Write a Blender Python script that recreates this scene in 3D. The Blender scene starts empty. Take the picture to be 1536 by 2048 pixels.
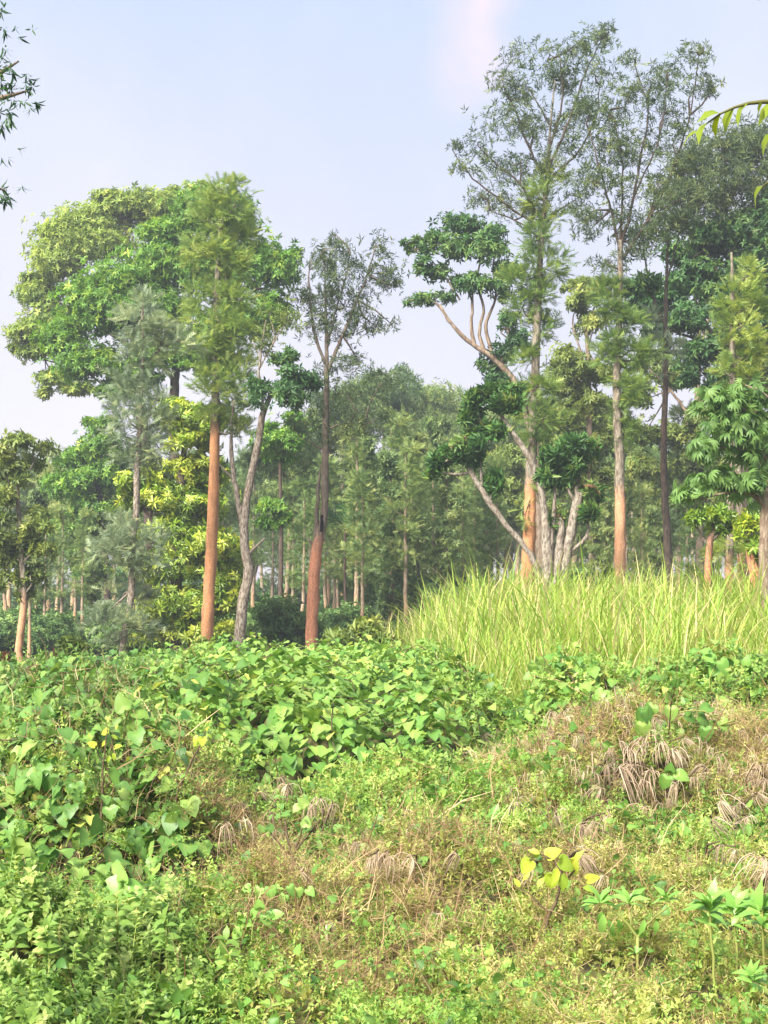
import bpy, math
import numpy as np
from mathutils import Vector

RNG = np.random.default_rng(11)
SC = bpy.context.scene
COL = SC.collection
rad = math.radians

# ------------------------------------------------------------------ camera, sky, sun, exposure
EYE = np.array([0.0, 0.0, 1.7])
FPX = 3014.0                                   # focal length in pixels of the 1536 wide frame
PITCH = math.atan((1230 - 1024) / FPX)         # horizon at row 1230
cam_d = bpy.data.cameras.new('camera')
cam_d.sensor_fit = 'HORIZONTAL'; cam_d.sensor_width = 36.0
cam_d.lens = FPX / 1536 * 36.0
cam_d.clip_start = 0.1; cam_d.clip_end = 2000
cam = bpy.data.objects.new('camera', cam_d); COL.objects.link(cam)
cam.location = EYE; cam.rotation_euler = (math.pi / 2 + PITCH, 0, 0)
SC.camera = cam

SUN_EL, SUN_AZ = rad(42), rad(-142)            # light comes from behind the camera, on the left
world = bpy.data.worlds.new('World'); SC.world = world; world.use_nodes = True
nt = world.node_tree; nt.nodes.clear()
out = nt.nodes.new('ShaderNodeOutputWorld'); bg = nt.nodes.new('ShaderNodeBackground')
sky = nt.nodes.new('ShaderNodeTexSky'); sky.sky_type = 'NISHITA'; sky.sun_disc = False
sky.sun_elevation = SUN_EL; sky.sun_rotation = SUN_AZ
sky.air_density = 1.0; sky.dust_density = 2.0; sky.ozone_density = 1.5
# thin high cloud veil over the blue, with a rosy streak of cloud
tc = nt.nodes.new('ShaderNodeTexCoord'); sep = nt.nodes.new('ShaderNodeSeparateXYZ')
nt.links.new(tc.outputs['Generated'], sep.inputs[0])
veil = nt.nodes.new('ShaderNodeMapRange'); veil.inputs['From Min'].default_value = 0.02; veil.inputs['From Max'].default_value = 0.42
veil.inputs['To Min'].default_value = 1.0; veil.inputs['To Max'].default_value = 0.0
nt.links.new(sep.outputs['Z'], veil.inputs['Value'])
vcol = nt.nodes.new('ShaderNodeMix'); vcol.data_type = 'RGBA'
vcol.inputs['A'].default_value = (3.6, 4.2, 5.3, 1); vcol.inputs['B'].default_value = (5.2, 4.45, 4.85, 1)
nt.links.new(veil.outputs[0], vcol.inputs['Factor'])
cn = nt.nodes.new('ShaderNodeTexNoise'); cn.inputs['Scale'].default_value = 3.2; cn.inputs['Detail'].default_value = 5
cm = nt.nodes.new('ShaderNodeMapping'); cm.inputs['Scale'].default_value = (1.0, 1.0, 0.55); cm.inputs['Location'].default_value = (0.16, 0.0, 0.43)
nt.links.new(tc.outputs['Generated'], cm.inputs[0]); nt.links.new(cm.outputs[0], cn.inputs['Vector'])
cr = nt.nodes.new('ShaderNodeMapRange'); cr.inputs['From Min'].default_value = 0.45; cr.inputs['From Max'].default_value = 0.66
nt.links.new(cn.outputs['Fac'], cr.inputs['Value'])
# the one pink cloud
dist = nt.nodes.new('ShaderNodeVectorMath'); dist.operation = 'DISTANCE'
nrm = nt.nodes.new('ShaderNodeVectorMath'); nrm.operation = 'NORMALIZE'
nt.links.new(tc.outputs['Generated'], nrm.inputs[0])
stretch = nt.nodes.new('ShaderNodeVectorMath'); stretch.operation = 'MULTIPLY'; stretch.inputs[1].default_value = (1.7, 1.0, 0.6)
nt.links.new(nrm.outputs[0], stretch.inputs[0]); nt.links.new(stretch.outputs[0], dist.inputs[0])
pk = Vector((0.06, 0.9, 0.375)).normalized(); dist.inputs[1].default_value = (pk.x * 1.7, pk.y, pk.z * 0.6)
wob = nt.nodes.new('ShaderNodeTexNoise'); wob.inputs['Scale'].default_value = 14; wob.inputs['Detail'].default_value = 4
nt.links.new(nrm.outputs[0], wob.inputs['Vector'])
wa = nt.nodes.new('ShaderNodeMath'); wa.operation = 'MULTIPLY_ADD'; wa.inputs[1].default_value = 0.11
nt.links.new(wob.outputs['Fac'], wa.inputs[0]); nt.links.new(dist.outputs['Value'], wa.inputs[2])
pm = nt.nodes.new('ShaderNodeMapRange'); pm.interpolation_type = 'SMOOTHSTEP'
pm.inputs['From Min'].default_value = 0.02; pm.inputs['From Max'].default_value = 0.115; pm.inputs['To Min'].default_value = 0.8; pm.inputs['To Max'].default_value = 0.0
nt.links.new(wa.outputs[0], pm.inputs['Value'])
m1 = nt.nodes.new('ShaderNodeMix'); m1.data_type = 'RGBA'; m1.inputs['Factor'].default_value = 0.8
nt.links.new(sky.outputs[0], m1.inputs['A']); nt.links.new(vcol.outputs['Result'], m1.inputs['B'])
m2 = nt.nodes.new('ShaderNodeMix'); m2.data_type = 'RGBA'; m2.inputs['B'].default_value = (5.1, 4.95, 5.5, 1)
mf = nt.nodes.new('ShaderNodeMath'); mf.operation = 'MULTIPLY'; mf.inputs[1].default_value = 0.55
nt.links.new(cr.outputs[0], mf.inputs[0]); nt.links.new(mf.outputs[0], m2.inputs['Factor']); nt.links.new(m1.outputs['Result'], m2.inputs['A'])
m3 = nt.nodes.new('ShaderNodeMix'); m3.data_type = 'RGBA'; m3.inputs['B'].default_value = (6.7, 5.0, 5.7, 1)
nt.links.new(pm.outputs[0], m3.inputs['Factor']); nt.links.new(m2.outputs['Result'], m3.inputs['A'])
nt.links.new(m3.outputs['Result'], bg.inputs['Color']); bg.inputs['Strength'].default_value = 0.058
nt.links.new(bg.outputs[0], out.inputs['Surface'])

sun_d = bpy.data.lights.new('sun', 'SUN'); sun_d.energy = 3.9; sun_d.angle = rad(24); sun_d.color = (1.0, 0.93, 0.8)
sun = bpy.data.objects.new('sun', sun_d); COL.objects.link(sun)
sdir = Vector((math.sin(SUN_AZ) * math.cos(SUN_EL), math.cos(SUN_AZ) * math.cos(SUN_EL), math.sin(SUN_EL)))
sun.rotation_euler = sdir.to_track_quat('Z', 'Y').to_euler()
SC.view_settings.view_transform = 'Standard'; SC.view_settings.look = 'None'
SC.view_settings.exposure = 1.8; SC.view_settings.gamma = 1.0; SC.view_settings.use_curve_mapping = False
SC.render.engine = 'CYCLES'
SC.cycles.use_denoising = True
SC.cycles.max_bounces = 6; SC.cycles.diffuse_bounces = 3; SC.cycles.glossy_bounces = 2
SC.cycles.transmission_bounces = 3; SC.cycles.volume_bounces = 0
SC.cycles.caustics_reflective = False; SC.cycles.caustics_refractive = False

# ------------------------------------------------------------------ helpers
CT, ST = math.cos(PITCH), math.sin(PITCH)
def at(px, py, D):
    """world point seen at pixel (px,py) of the photograph, at distance y = D"""
    xc, yc = (px - 768) / FPX, (1024 - py) / FPX
    t = D / (CT - yc * ST)
    return np.array([t * xc, D, EYE[2] + t * (ST + yc * CT)])
def project(p):
    p = np.atleast_2d(p); d = p - EYE
    fw = d[:, 1] * CT + d[:, 2] * ST; up = -d[:, 1] * ST + d[:, 2] * CT
    return 768 + FPX * d[:, 0] / fw, 1024 - FPX * up / fw
def ppm(D): return FPX / D
def sstep(a, b, x):
    t = np.clip((np.asarray(x, float) - a) / (b - a), 0, 1); return t * t * (3 - 2 * t)
def unit(v):
    v = np.asarray(v, float); return v / np.maximum(np.linalg.norm(v, axis=-1, keepdims=True), 1e-9)
_ph = RNG.uniform(0, 6.28, (14, 2)); _fr = RNG.uniform(-1, 1, (14, 2)); _fr = _fr / np.linalg.norm(_fr, axis=1, keepdims=True)
def wobble(x, y, wl, k0=0):
    """smooth pseudo noise of about -1..1 with wavelength wl"""
    s = 0
    for i in range(7):
        f = _fr[(i + k0) % 14] * (2 * math.pi / wl) * (0.7 + 0.22 * i)
        s = s + np.sin(f[0] * x + f[1] * y + _ph[(i + k0) % 14, 0])
    return s / 3.2

def terrain(x, y):
    x = np.asarray(x, float); y = np.asarray(y, float)
    zl = np.interp(y, [-30, 0, 6.3, 13, 24, 40, 80, 320], [-0.6, -0.25, 0, .335, .45, .15, .2, .5])
    zr = np.interp(y, [-30, 0, 6.3, 13, 20, 30, 45, 80, 320], [-0.6, -0.25, 0, .36, .62, .95, 1.0, .6, .5])
    w = sstep(0.0, 2.6, x)
    return zl * (1 - w) + zr * w + 0.05 * wobble(x, y, 2.7) + 0.03 * wobble(x, y, 1.1, 5)

# mounds of tangled growth standing on the terrain
def mound(x, y):
    px = 768 + FPX * x / np.maximum(y, 1)
    h = np.zeros_like(np.asarray(x, float))
    # bank of broad leaved vine in the middle
    edge = 11.5 + 0.35 * wobble(x, y * 0 + 3, 1.6) + np.where(px < 560, (560 - px) / 260 * -1.0, 0) + np.where(px > 880, (px - 880) / 120 * 3.0, 0)
    k = sstep(edge, edge + 0.9, y) * sstep(230, 330, px) * (1 - sstep(840, 1070, px)) * (1 - sstep(25.5, 27, y))
    h = np.maximum(h, k * (0.5 + 0.2 * wobble(x, y, 1.9) + 0.11 * wobble(x, y, .9, 3)))
    # upper left
    k = sstep(11.6, 12.6, y + 0.3 * wobble(x, y, 1.3)) * (1 - sstep(300, 420, px)) * (1 - sstep(24, 26, y))
    h = np.maximum(h, k * (0.5 - .014 * np.maximum(y - 14, 0) + 0.17 * wobble(x, y, 1.7, 2)))
    # lower left heap
    k = sstep(8.0, 9.1, y + 0.22 * wobble(x, y, 1.0, 4)) * (1 - sstep(350, 500, px + 30 * wobble(x, y, .9))) * (1 - sstep(11.2, 12.2, y))
    h = np.maximum(h, k * (0.52 + 0.12 * wobble(x, y, 1.2, 1)))
    # weeds bottom left
    k = sstep(5.2, 6.4, y) * (1 - sstep(6.9, 7.6, y)) * (1 - sstep(380, 640, px))
    h = np.maximum(h, k * (0.13 + 0.05 * wobble(x, y, 1.0)))
    # dry tassel heap on the right
    k = sstep(9.8, 11.0, y + 0.3 * wobble(x, y, 1.1, 2)) * sstep(1000, 1180, px) * (1 - sstep(11.4, 13.0, y))
    h = np.maximum(h, k * (0.42 + 0.16 * wobble(x, y, 1.3, 6)))
    # vine heap on the right below the grass
    k = sstep(12.9, 13.8, y + 0.3 * wobble(x, y, 1.5, 1)) * sstep(1000, 1130, px) * (1 - sstep(15.5, 17, y))
    h = np.maximum(h, k * (0.5 + 0.14 * wobble(x, y, 1.1, 2)))
    # brown brush in the middle foreground
    for (cx, cy, r, hh) in ((830, 8.2, .6, .26), (1130, 8.0, .38, .26), (560, 7.6, .6, .14), (900, 10.8, .9, .2), (1030, 11.0, .5, .2)):
        X = (cx - 768) / FPX * cy
        h = np.maximum(h, hh * np.exp(-(((x - X) / r) ** 2 + ((y - cy) / (r * 0.8)) ** 2)))
    near = 1 - sstep(15, 18, y)
    h = h + near * (.15 * np.maximum(0, .3 + wobble(x, y, 1.0, 6)) + .1 * np.maximum(0, wobble(x, y, .5, 9)))
    return np.maximum(h, 0)
def surface(x, y): return terrain(x, y) + mound(x, y)
def snormal(x, y, e=0.06):
    gx = (surface(x + e, y) - surface(x - e, y)) / (2 * e); gy = (surface(x, y + e) - surface(x, y - e)) / (2 * e)
    return unit(np.stack([-gx, -gy, np.ones_like(gx)], -1))
def on_surface(px, py, f=surface, y0=5.2, y1=40):
    """first point of the surface along the ray through pixel (px,py)"""
    ys = np.linspace(y0, y1, 1400)
    xc, yc = (px - 768) / FPX, (1024 - py) / FPX
    t = ys / (CT - yc * ST); X = t * xc; Z = EYE[2] + t * (ST + yc * CT)
    hit = np.nonzero(f(X, ys) >= Z)[0]
    i = hit[0] if len(hit) else -1
    return np.array([X[i], ys[i], float(f(X[i], ys[i]))])

class Batch:
    """collects triangles; build() links them as one mesh object"""
    def __init__(s): s.V = []; s.F = []; s.T = []; s.n = 0
    def add(s, V, F, T):
        V = np.asarray(V, float).reshape(-1, 3); F = np.asarray(F, int).reshape(-1, 3)
        s.V.append(V); s.F.append(F + s.n); s.T.append(np.broadcast_to(np.asarray(T, float), (len(V),))); s.n += len(V)
    def put(s, tpl, pos, axis, nrm, size, tint):
        tv, tf, tt = tpl
        pos = np.atleast_2d(pos); N = len(pos)
        if N == 0: return
        y = unit(axis); x = np.cross(y, nrm); bad = np.linalg.norm(x, axis=1) < 1e-4
        x[bad] = np.cross(y[bad], [1, 0.2, 0.1]); x = unit(x); z = np.cross(x, y)
        size = np.broadcast_to(np.asarray(size, float), (N,)); tint = np.broadcast_to(np.asarray(tint, float), (N,))
        R = np.stack([x, y, z], -1)
        V = pos[:, None, :] + size[:, None, None] * np.einsum('nij,kj->nki', R, tv)
        F = tf[None] + (np.arange(N) * len(tv))[:, None, None]
        s.add(V, F, (tint[:, None] + tt[None]).ravel())
    def mesh(s, name, mat, smooth=False):
        me = bpy.data.meshes.new(name)
        V = np.concatenate(s.V); F = np.concatenate(s.F); T = np.concatenate(s.T)
        me.vertices.add(len(V)); me.vertices.foreach_set('co', V.astype(np.float32).ravel())
        me.loops.add(F.size); me.loops.foreach_set('vertex_index', F.astype(np.int32).ravel())
        me.polygons.add(len(F)); me.polygons.foreach_set('loop_start', (np.arange(len(F)) * 3).astype(np.int32))
        me.polygons.foreach_set('loop_total', np.full(len(F), 3, np.int32))
        if smooth: me.polygons.foreach_set('use_smooth', np.ones(len(F), bool))
        a = me.attributes.new('tint', 'FLOAT', 'POINT'); a.data.foreach_set('value', T.astype(np.float32))
        me.update(calc_edges=True); me.materials.append(mat)
        return me
    def build(s, name, mat, parent=None, smooth=False, kind=None):
        if s.n == 0: return None
        o = bpy.data.objects.new(name, s.mesh(name, mat, smooth)); COL.objects.link(o)
        if parent is not None:
            o.parent = parent; o.matrix_parent_inverse = parent.matrix_world.inverted() if False else o.matrix_parent_inverse
            o.location = -Vector(parent['at'])
        if kind: o['kind'] = kind
        return o
def thing(name, label, cat, loc=(0, 0, 0), group=None, kind=None):
    o = bpy.data.objects.new(name, None); COL.objects.link(o); o.location = loc; o.empty_display_size = 0.3
    o['at'] = tuple(float(v) for v in loc)
    o['label'] = label; o['category'] = cat
    if group: o['group'] = group
    if kind: o['kind'] = kind
    return o
def child(name, mesh, parent, loc, rot_axes=None, size=1.0, label=None):
    """a part sharing mesh data; rot_axes = (axis, normal) of the leaf"""
    o = bpy.data.objects.new(name, mesh); COL.objects.link(o); o.parent = parent
    o.location = Vector(loc) - Vector(parent['at'])
    if rot_axes is not None:
        y = Vector(rot_axes[0]).normalized(); x = y.cross(Vector(rot_axes[1]))
        if x.length < 1e-4: x = y.cross(Vector((1, .2, .1)))
        x.normalize(); z = x.cross(y)
        from mathutils import Matrix
        o.rotation_euler = Matrix((x, y, z)).transposed().to_euler()
    o.scale = (size,) * 3
    if label: o['label'] = label
    return o

# ---- leaf templates: (verts, tris, tint offset), axis along +Y, upper face +Z, length 1
def tpl(v, f, t=None):
    v = np.array(v, float); return (v, np.array(f, int), np.zeros(len(v)) if t is None else np.array(t, float))
def rhomb(w, fold=0.06, droop=0.12):
    return tpl([(0, 0, 0), (-w / 2, .45, fold), (w / 2, .45, fold), (0, 1, -droop)], [(0, 2, 3), (0, 3, 1)])
def blade6(w, fold=0.07, droop=0.2):
    return tpl([(0, 0, 0), (-w * .42, .25, fold), (w * .42, .25, fold), (0, .5, .02), (-w * .45, .58, fold - droop * .2), (w * .45, .58, fold - droop * .2), (0, 1, -droop)],
               [(0, 2, 3), (0, 3, 1), (2, 5, 3), (1, 3, 4), (3, 5, 6), (3, 6, 4)])
def heart(lobes=0, fold=0.1, droop=0.22, wav=0.03, seed=0):
    r = np.random.default_rng(seed)
    half = [(.0, .02), (.17, -.13), (.38, -.1), (.5, .1), (.5, .32), (.4, .56), (.22, .8)]
    if lobes: half = [(.0, .02), (.18, -.12), (.4, -.08), (.52, .14), (.56, .36), (.38, .52), (.3, .72)]
    v = [(0, 0, 0), (0, .3, -.02), (0, .62, -droop * .35), (0, 1.0, -droop)]
    t = [.16, .16, .12, 0]
    for sgn in (1, -1):
        for (a, b) in half:
            v.append((sgn * a, b, fold * (a / .5) - droop * max(b, 0) ** 2 + r.uniform(-wav, wav))); t.append(0)
    f = []
    for k, b0 in ((0, 4), (1, 11)):
        q = [(0, b0 + 1, b0), (0, b0 + 2, b0 + 1), (0, b0 + 3, b0 + 2), (0, 1, b0 + 3), (1, b0 + 4, b0 + 3), (1, b0 + 5, b0 + 4), (1, 2, b0 + 5), (2, b0 + 6, b0 + 5), (2, 3, b0 + 6)]
        f += q if k == 0 else [(a, c, b) for a, b, c in q]
    f = [(a, c, b) for a, b, c in f]
    return tpl(v, f, t)
def heart_small(fold=0.1, droop=0.22):
    v = [(0, .02, 0), (0, .4, -.02), (0, 1.0, -droop), (.3, -.12, fold * .6), (.5, .2, fold), (.32, .65, fold * .5 - droop * .4), (-.3, -.12, fold * .6), (-.5, .2, fold), (-.32, .65, fold * .5 - droop * .4)]
    f = [(0, 3, 4), (0, 4, 1), (1, 4, 5), (1, 5, 2), (0, 7, 6), (0, 1, 7), (1, 8, 7), (1, 2, 8)]
    return tpl(v, f, [.16, .12, 0, 0, 0, 0, 0, 0, 0])
def join(parts):
    V, F, T, n = [], [], [], 0
    for (v, f, t) in parts: V.append(v); F.append(f + n); T.append(t); n += len(v)
    return (np.concatenate(V), np.concatenate(F), np.concatenate(T))
def place(t, pos, axis, nrm, size, dt=0):
    y = unit(np.array(axis, float)); x = np.cross(y, np.array(nrm, float))
    if np.linalg.norm(x) < 1e-4: x = np.cross(y, [1, .2, .1])
    x = unit(x); z = np.cross(x, y); R = np.stack([x, y, z], -1)
    return (np.array(pos) + size * (t[0] @ R.T), t[1], t[2] + dt)
def strip(path, width, up=(0, 0, 1)):
    """flat tapering ribbon along path"""
    path = np.array(path, float); n = len(path); width = np.broadcast_to(np.asarray(width, float), (n,))
    tan = np.gradient(path, axis=0); side = unit(np.cross(tan, up))
    V = np.empty((2 * n, 3)); V[0::2] = path - side * width[:, None] / 2; V[1::2] = path + side * width[:, None] / 2
    F = []
    for i in range(n - 1): F += [(2 * i, 2 * i + 1, 2 * i + 3), (2 * i, 2 * i + 3, 2 * i + 2)]
    return (V, np.array(F), np.zeros(2 * n))
def sprig_whorl(n, w, cone=0.9, seed=0, lens=(.7, 1.0), droop=.25, leaf=None):
    r = np.random.default_rng(seed); P = []
    for i in range(n):
        a = 6.283 * (i + r.uniform(-.3, .3)) / n; c = cone * r.uniform(.6, 1.25)
        ax = np.array([math.cos(a) * math.sin(c), math.cos(c), math.sin(a) * math.sin(c)])
        P.append(place(leaf or rhomb(w, .05, droop), ax * .05 + np.array([0, r.uniform(-.15, .2), 0]), ax, np.array([0, 1, 0]) + .3 * r.normal(size=3), r.uniform(*lens), r.uniform(-.1, .1)))
    return join(P)
def sprig_stem(n, w, seed=0, leaf=None, ll=.42):
    """leaves set along a short stem of length 1"""
    r = np.random.default_rng(seed); P = [strip([(0, 0, 0), (0, .5, .03), (0, 1, 0)], [.02, .016, .008])]
    for i in range(n):
        t = (i + .6) / n; a = 2.4 * i + r.uniform(-.4, .4)
        ax = np.array([math.cos(a) * .9, .55, math.sin(a) * .9 * .6])
        P.append(place(leaf or rhomb(w, .06, .15), (0, t, .02), ax, (0, .3, 1), ll * r.uniform(.75, 1.15), r.uniform(-.12, .12)))
    return join(P)
def frond(pairs=6, seed=0):
    r = np.random.default_rng(seed); V = []; F = []; T = []
    def tri(a, b, c, t):
        n = len(V); V.extend([a, b, c]); F.append((n, n + 1, n + 2)); T.extend([t] * 3)
    for i in range(pairs):
        t = .12 + .8 * i / pairs; zc = -.25 * t * t
        L = .42 * (1 - .55 * abs(t - .35)) * r.uniform(.8, 1.15)
        for s in (-1, 1):
            tri((0, t - .065, zc), (0, t + .065, zc), (s * L * .72, t + L * .68, zc - .1 * L + r.uniform(-.06, .06)), r.uniform(-.08, .08))
    tri((-.02, .05, 0), (.02, .05, 0), (0, 1.05, -.27), 0)
    return tpl(V, F, T)
FROND = [frond(5, 1), frond(4, 2), frond(5, 3)]
WHORL = [sprig_whorl(7, .15, 1.0, 3), sprig_whorl(6, .17, .8, 4), sprig_whorl(8, .13, 1.1, 5)]
BROAD = [sprig_whorl(6, .4, 1.05, 6, droop=.35), sprig_whorl(7, .36, .9, 7, droop=.4), sprig_whorl(5, .44, 1.2, 8, droop=.3)]
DROOPY = [sprig_whorl(7, .36, 1.25, 9, droop=.5), sprig_whorl(7, .38, 1.1, 10, droop=.5)]
def palm_leaf(n=7, seed=0):
    r = np.random.default_rng(seed); P = [strip([(0, -.35, .05), (0, 0, 0)], [.03, .03])]
    for i in range(n):
        a = (i - (n - 1) / 2) * (2.9 / n); ln = 1 - .07 * abs(i - (n - 1) / 2) ** 1.3
        ax = (math.sin(a), math.cos(a), -.25 + r.uniform(-.12, .12))
        P.append(place(blade6(.24, .05, .32), (0, 0, 0), ax, (0, 0, 1), ln * r.uniform(.9, 1.05), r.uniform(-.05, .05)))
    return join(P)

# ---- wood
def smooth_path(pts, rads, step):
    pts = np.array(pts, float); rads = np.array(rads, float)
    if len(pts) < 2: return pts, rads
    d = np.r_[0, np.cumsum(np.linalg.norm(np.diff(pts, axis=0), axis=1))]
    n = max(3, int(d[-1] / step) + 1); u = np.linspace(0, d[-1], n)
    m = np.gradient(pts, d, axis=0)
    i = np.clip(np.searchsorted(d, u, side='right') - 1, 0, len(d) - 2)
    h = d[i + 1] - d[i]; t = ((u - d[i]) / h)[:, None]; h = h[:, None]
    P = (2 * t**3 - 3 * t**2 + 1) * pts[i] + (t**3 - 2 * t**2 + t) * h * m[i] + (-2 * t**3 + 3 * t**2) * pts[i + 1] + (t**3 - t**2) * h * m[i + 1]
    return P, np.interp(u, d, rads)
def tube(batch, pts, rads, sides=6, step=0.3, rough=0.0, tint=0.0, wander=0.0, knots=0):
    P, R = smooth_path(pts, rads, step); n = len(P)
    if wander: P[1:-1] += RNG.normal(0, wander, (n - 2, 3))
    tan = unit(np.gradient(P, axis=0)); ref = np.array([0.3, 0.9, 0.2]) if abs(tan[0][1]) < .8 else np.array([1.0, .1, .1])
    x = unit(np.cross(tan, ref)); y = np.cross(tan, x)
    a = np.arange(sides) * 2 * math.pi / sides
    rr = R[:, None] * (1 + rough * RNG.normal(0, 1, (n, sides)))
    if knots:
        for _ in range(knots):
            i0 = RNG.integers(1, n - 1); j0 = RNG.integers(sides); rr[i0, j0] *= RNG.uniform(1.1, 1.3)
    V = P[:, None, :] + rr[..., None] * (np.cos(a)[None, :, None] * x[:, None, :] + np.sin(a)[None, :, None] * y[:, None, :])
    i = np.arange(n - 1)[:, None] * sides; j = np.arange(sides)[None]; k = (j + 1) % sides
    A, B, C_, D_ = i + j, i + k, i + sides + k, i + sides + j
    F = np.concatenate([np.stack([A, B, C_], -1).reshape(-1, 3), np.stack([A, C_, D_], -1).reshape(-1, 3)])
    # end cap
    V = np.concatenate([V.reshape(-1, 3), P[-1:]]); last = (n - 1) * sides
    F = np.concatenate([F, [(last + q, last + (q + 1) % sides, n * sides) for q in range(sides)]])
    T = tint(P[:, 2]) if callable(tint) else np.full(n, tint)
    batch.add(V, F, np.r_[np.repeat(T, sides), T[-1]])
    return P, R

# ------------------------------------------------------------------ materials
def new_mat(name):
    m = bpy.data.materials.new(name); m.use_nodes = True; n = m.node_tree; n.nodes.clear()
    return m, n, n.nodes, n.links
def hexc(h):
    h = h.lstrip('#'); c = [int(h[i:i + 2], 16) / 255 for i in (0, 2, 4)]
    return tuple((x / 12.92 if x <= .04045 else ((x + .055) / 1.055) ** 2.4) for x in c) + (1,)
def leaf_mat(name, stops, trans=.3, rough=.5, spec=.35, per_object=.0, blotch=0.0):
    """stops: (position, (r,g,b)) of the leaf's own colour from old / dark to young / yellow leaf"""
    m, n, N, L = new_mat(name)
    o = N.new('ShaderNodeOutputMaterial'); a = N.new('ShaderNodeAttribute'); a.attribute_name = 'tint'
    val = a.outputs['Fac']
    if per_object:
        oi = N.new('ShaderNodeObjectInfo'); mm = N.new('ShaderNodeMath'); mm.operation = 'MULTIPLY_ADD'; mm.inputs[1].default_value = per_object
        L.new(oi.outputs['Random'], mm.inputs[0]); L.new(val, mm.inputs[2]); sb = N.new('ShaderNodeMath'); sb.operation = 'SUBTRACT'; sb.inputs[1].default_value = per_object / 2
        L.new(mm.outputs[0], sb.inputs[0]); val = sb.outputs[0]
    if blotch:
        tx = N.new('ShaderNodeTexCoord'); nz = N.new('ShaderNodeTexNoise'); nz.inputs['Scale'].default_value = 9; nz.inputs['Detail'].default_value = 3
        L.new(tx.outputs['Object'], nz.inputs['Vector']); mb = N.new('ShaderNodeMath'); mb.operation = 'MULTIPLY_ADD'; mb.inputs[1].default_value = blotch
        L.new(nz.outputs['Fac'], mb.inputs[0]); L.new(val, mb.inputs[2]); s2 = N.new('ShaderNodeMath'); s2.operation = 'SUBTRACT'; s2.inputs[1].default_value = blotch * .5
        L.new(mb.outputs[0], s2.inputs[0]); val = s2.outputs[0]
    rp = N.new('ShaderNodeValToRGB'); el = rp.color_ramp.elements
    while len(el) < len(stops): el.new(.5)
    for e, (p, c) in zip(el, stops): e.position = p; e.color = hexc(c) if isinstance(c, str) else tuple(c) + (1,)
    L.new(val, rp.inputs[0])
    p = N.new('ShaderNodeBsdfPrincipled'); p.inputs['Roughness'].default_value = rough; p.inputs['Specular IOR Level'].default_value = spec
    L.new(rp.outputs[0], p.inputs['Base Color'])
    t = N.new('ShaderNodeBsdfTranslucent'); hs = N.new('ShaderNodeHueSaturation'); hs.inputs['Hue'].default_value = .485; hs.inputs['Value'].default_value = 1.5; hs.inputs['Saturation'].default_value = 1.1
    L.new(rp.outputs[0], hs.inputs['Color']); L.new(hs.outputs[0], t.inputs['Color'])
    mx = N.new('ShaderNodeMixShader'); mx.inputs[0].default_value = trans
    L.new(p.outputs[0], mx.inputs[1]); L.new(t.outputs[0], mx.inputs[2]); L.new(mx.outputs[0], o.inputs['Surface'])
    return m
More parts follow.
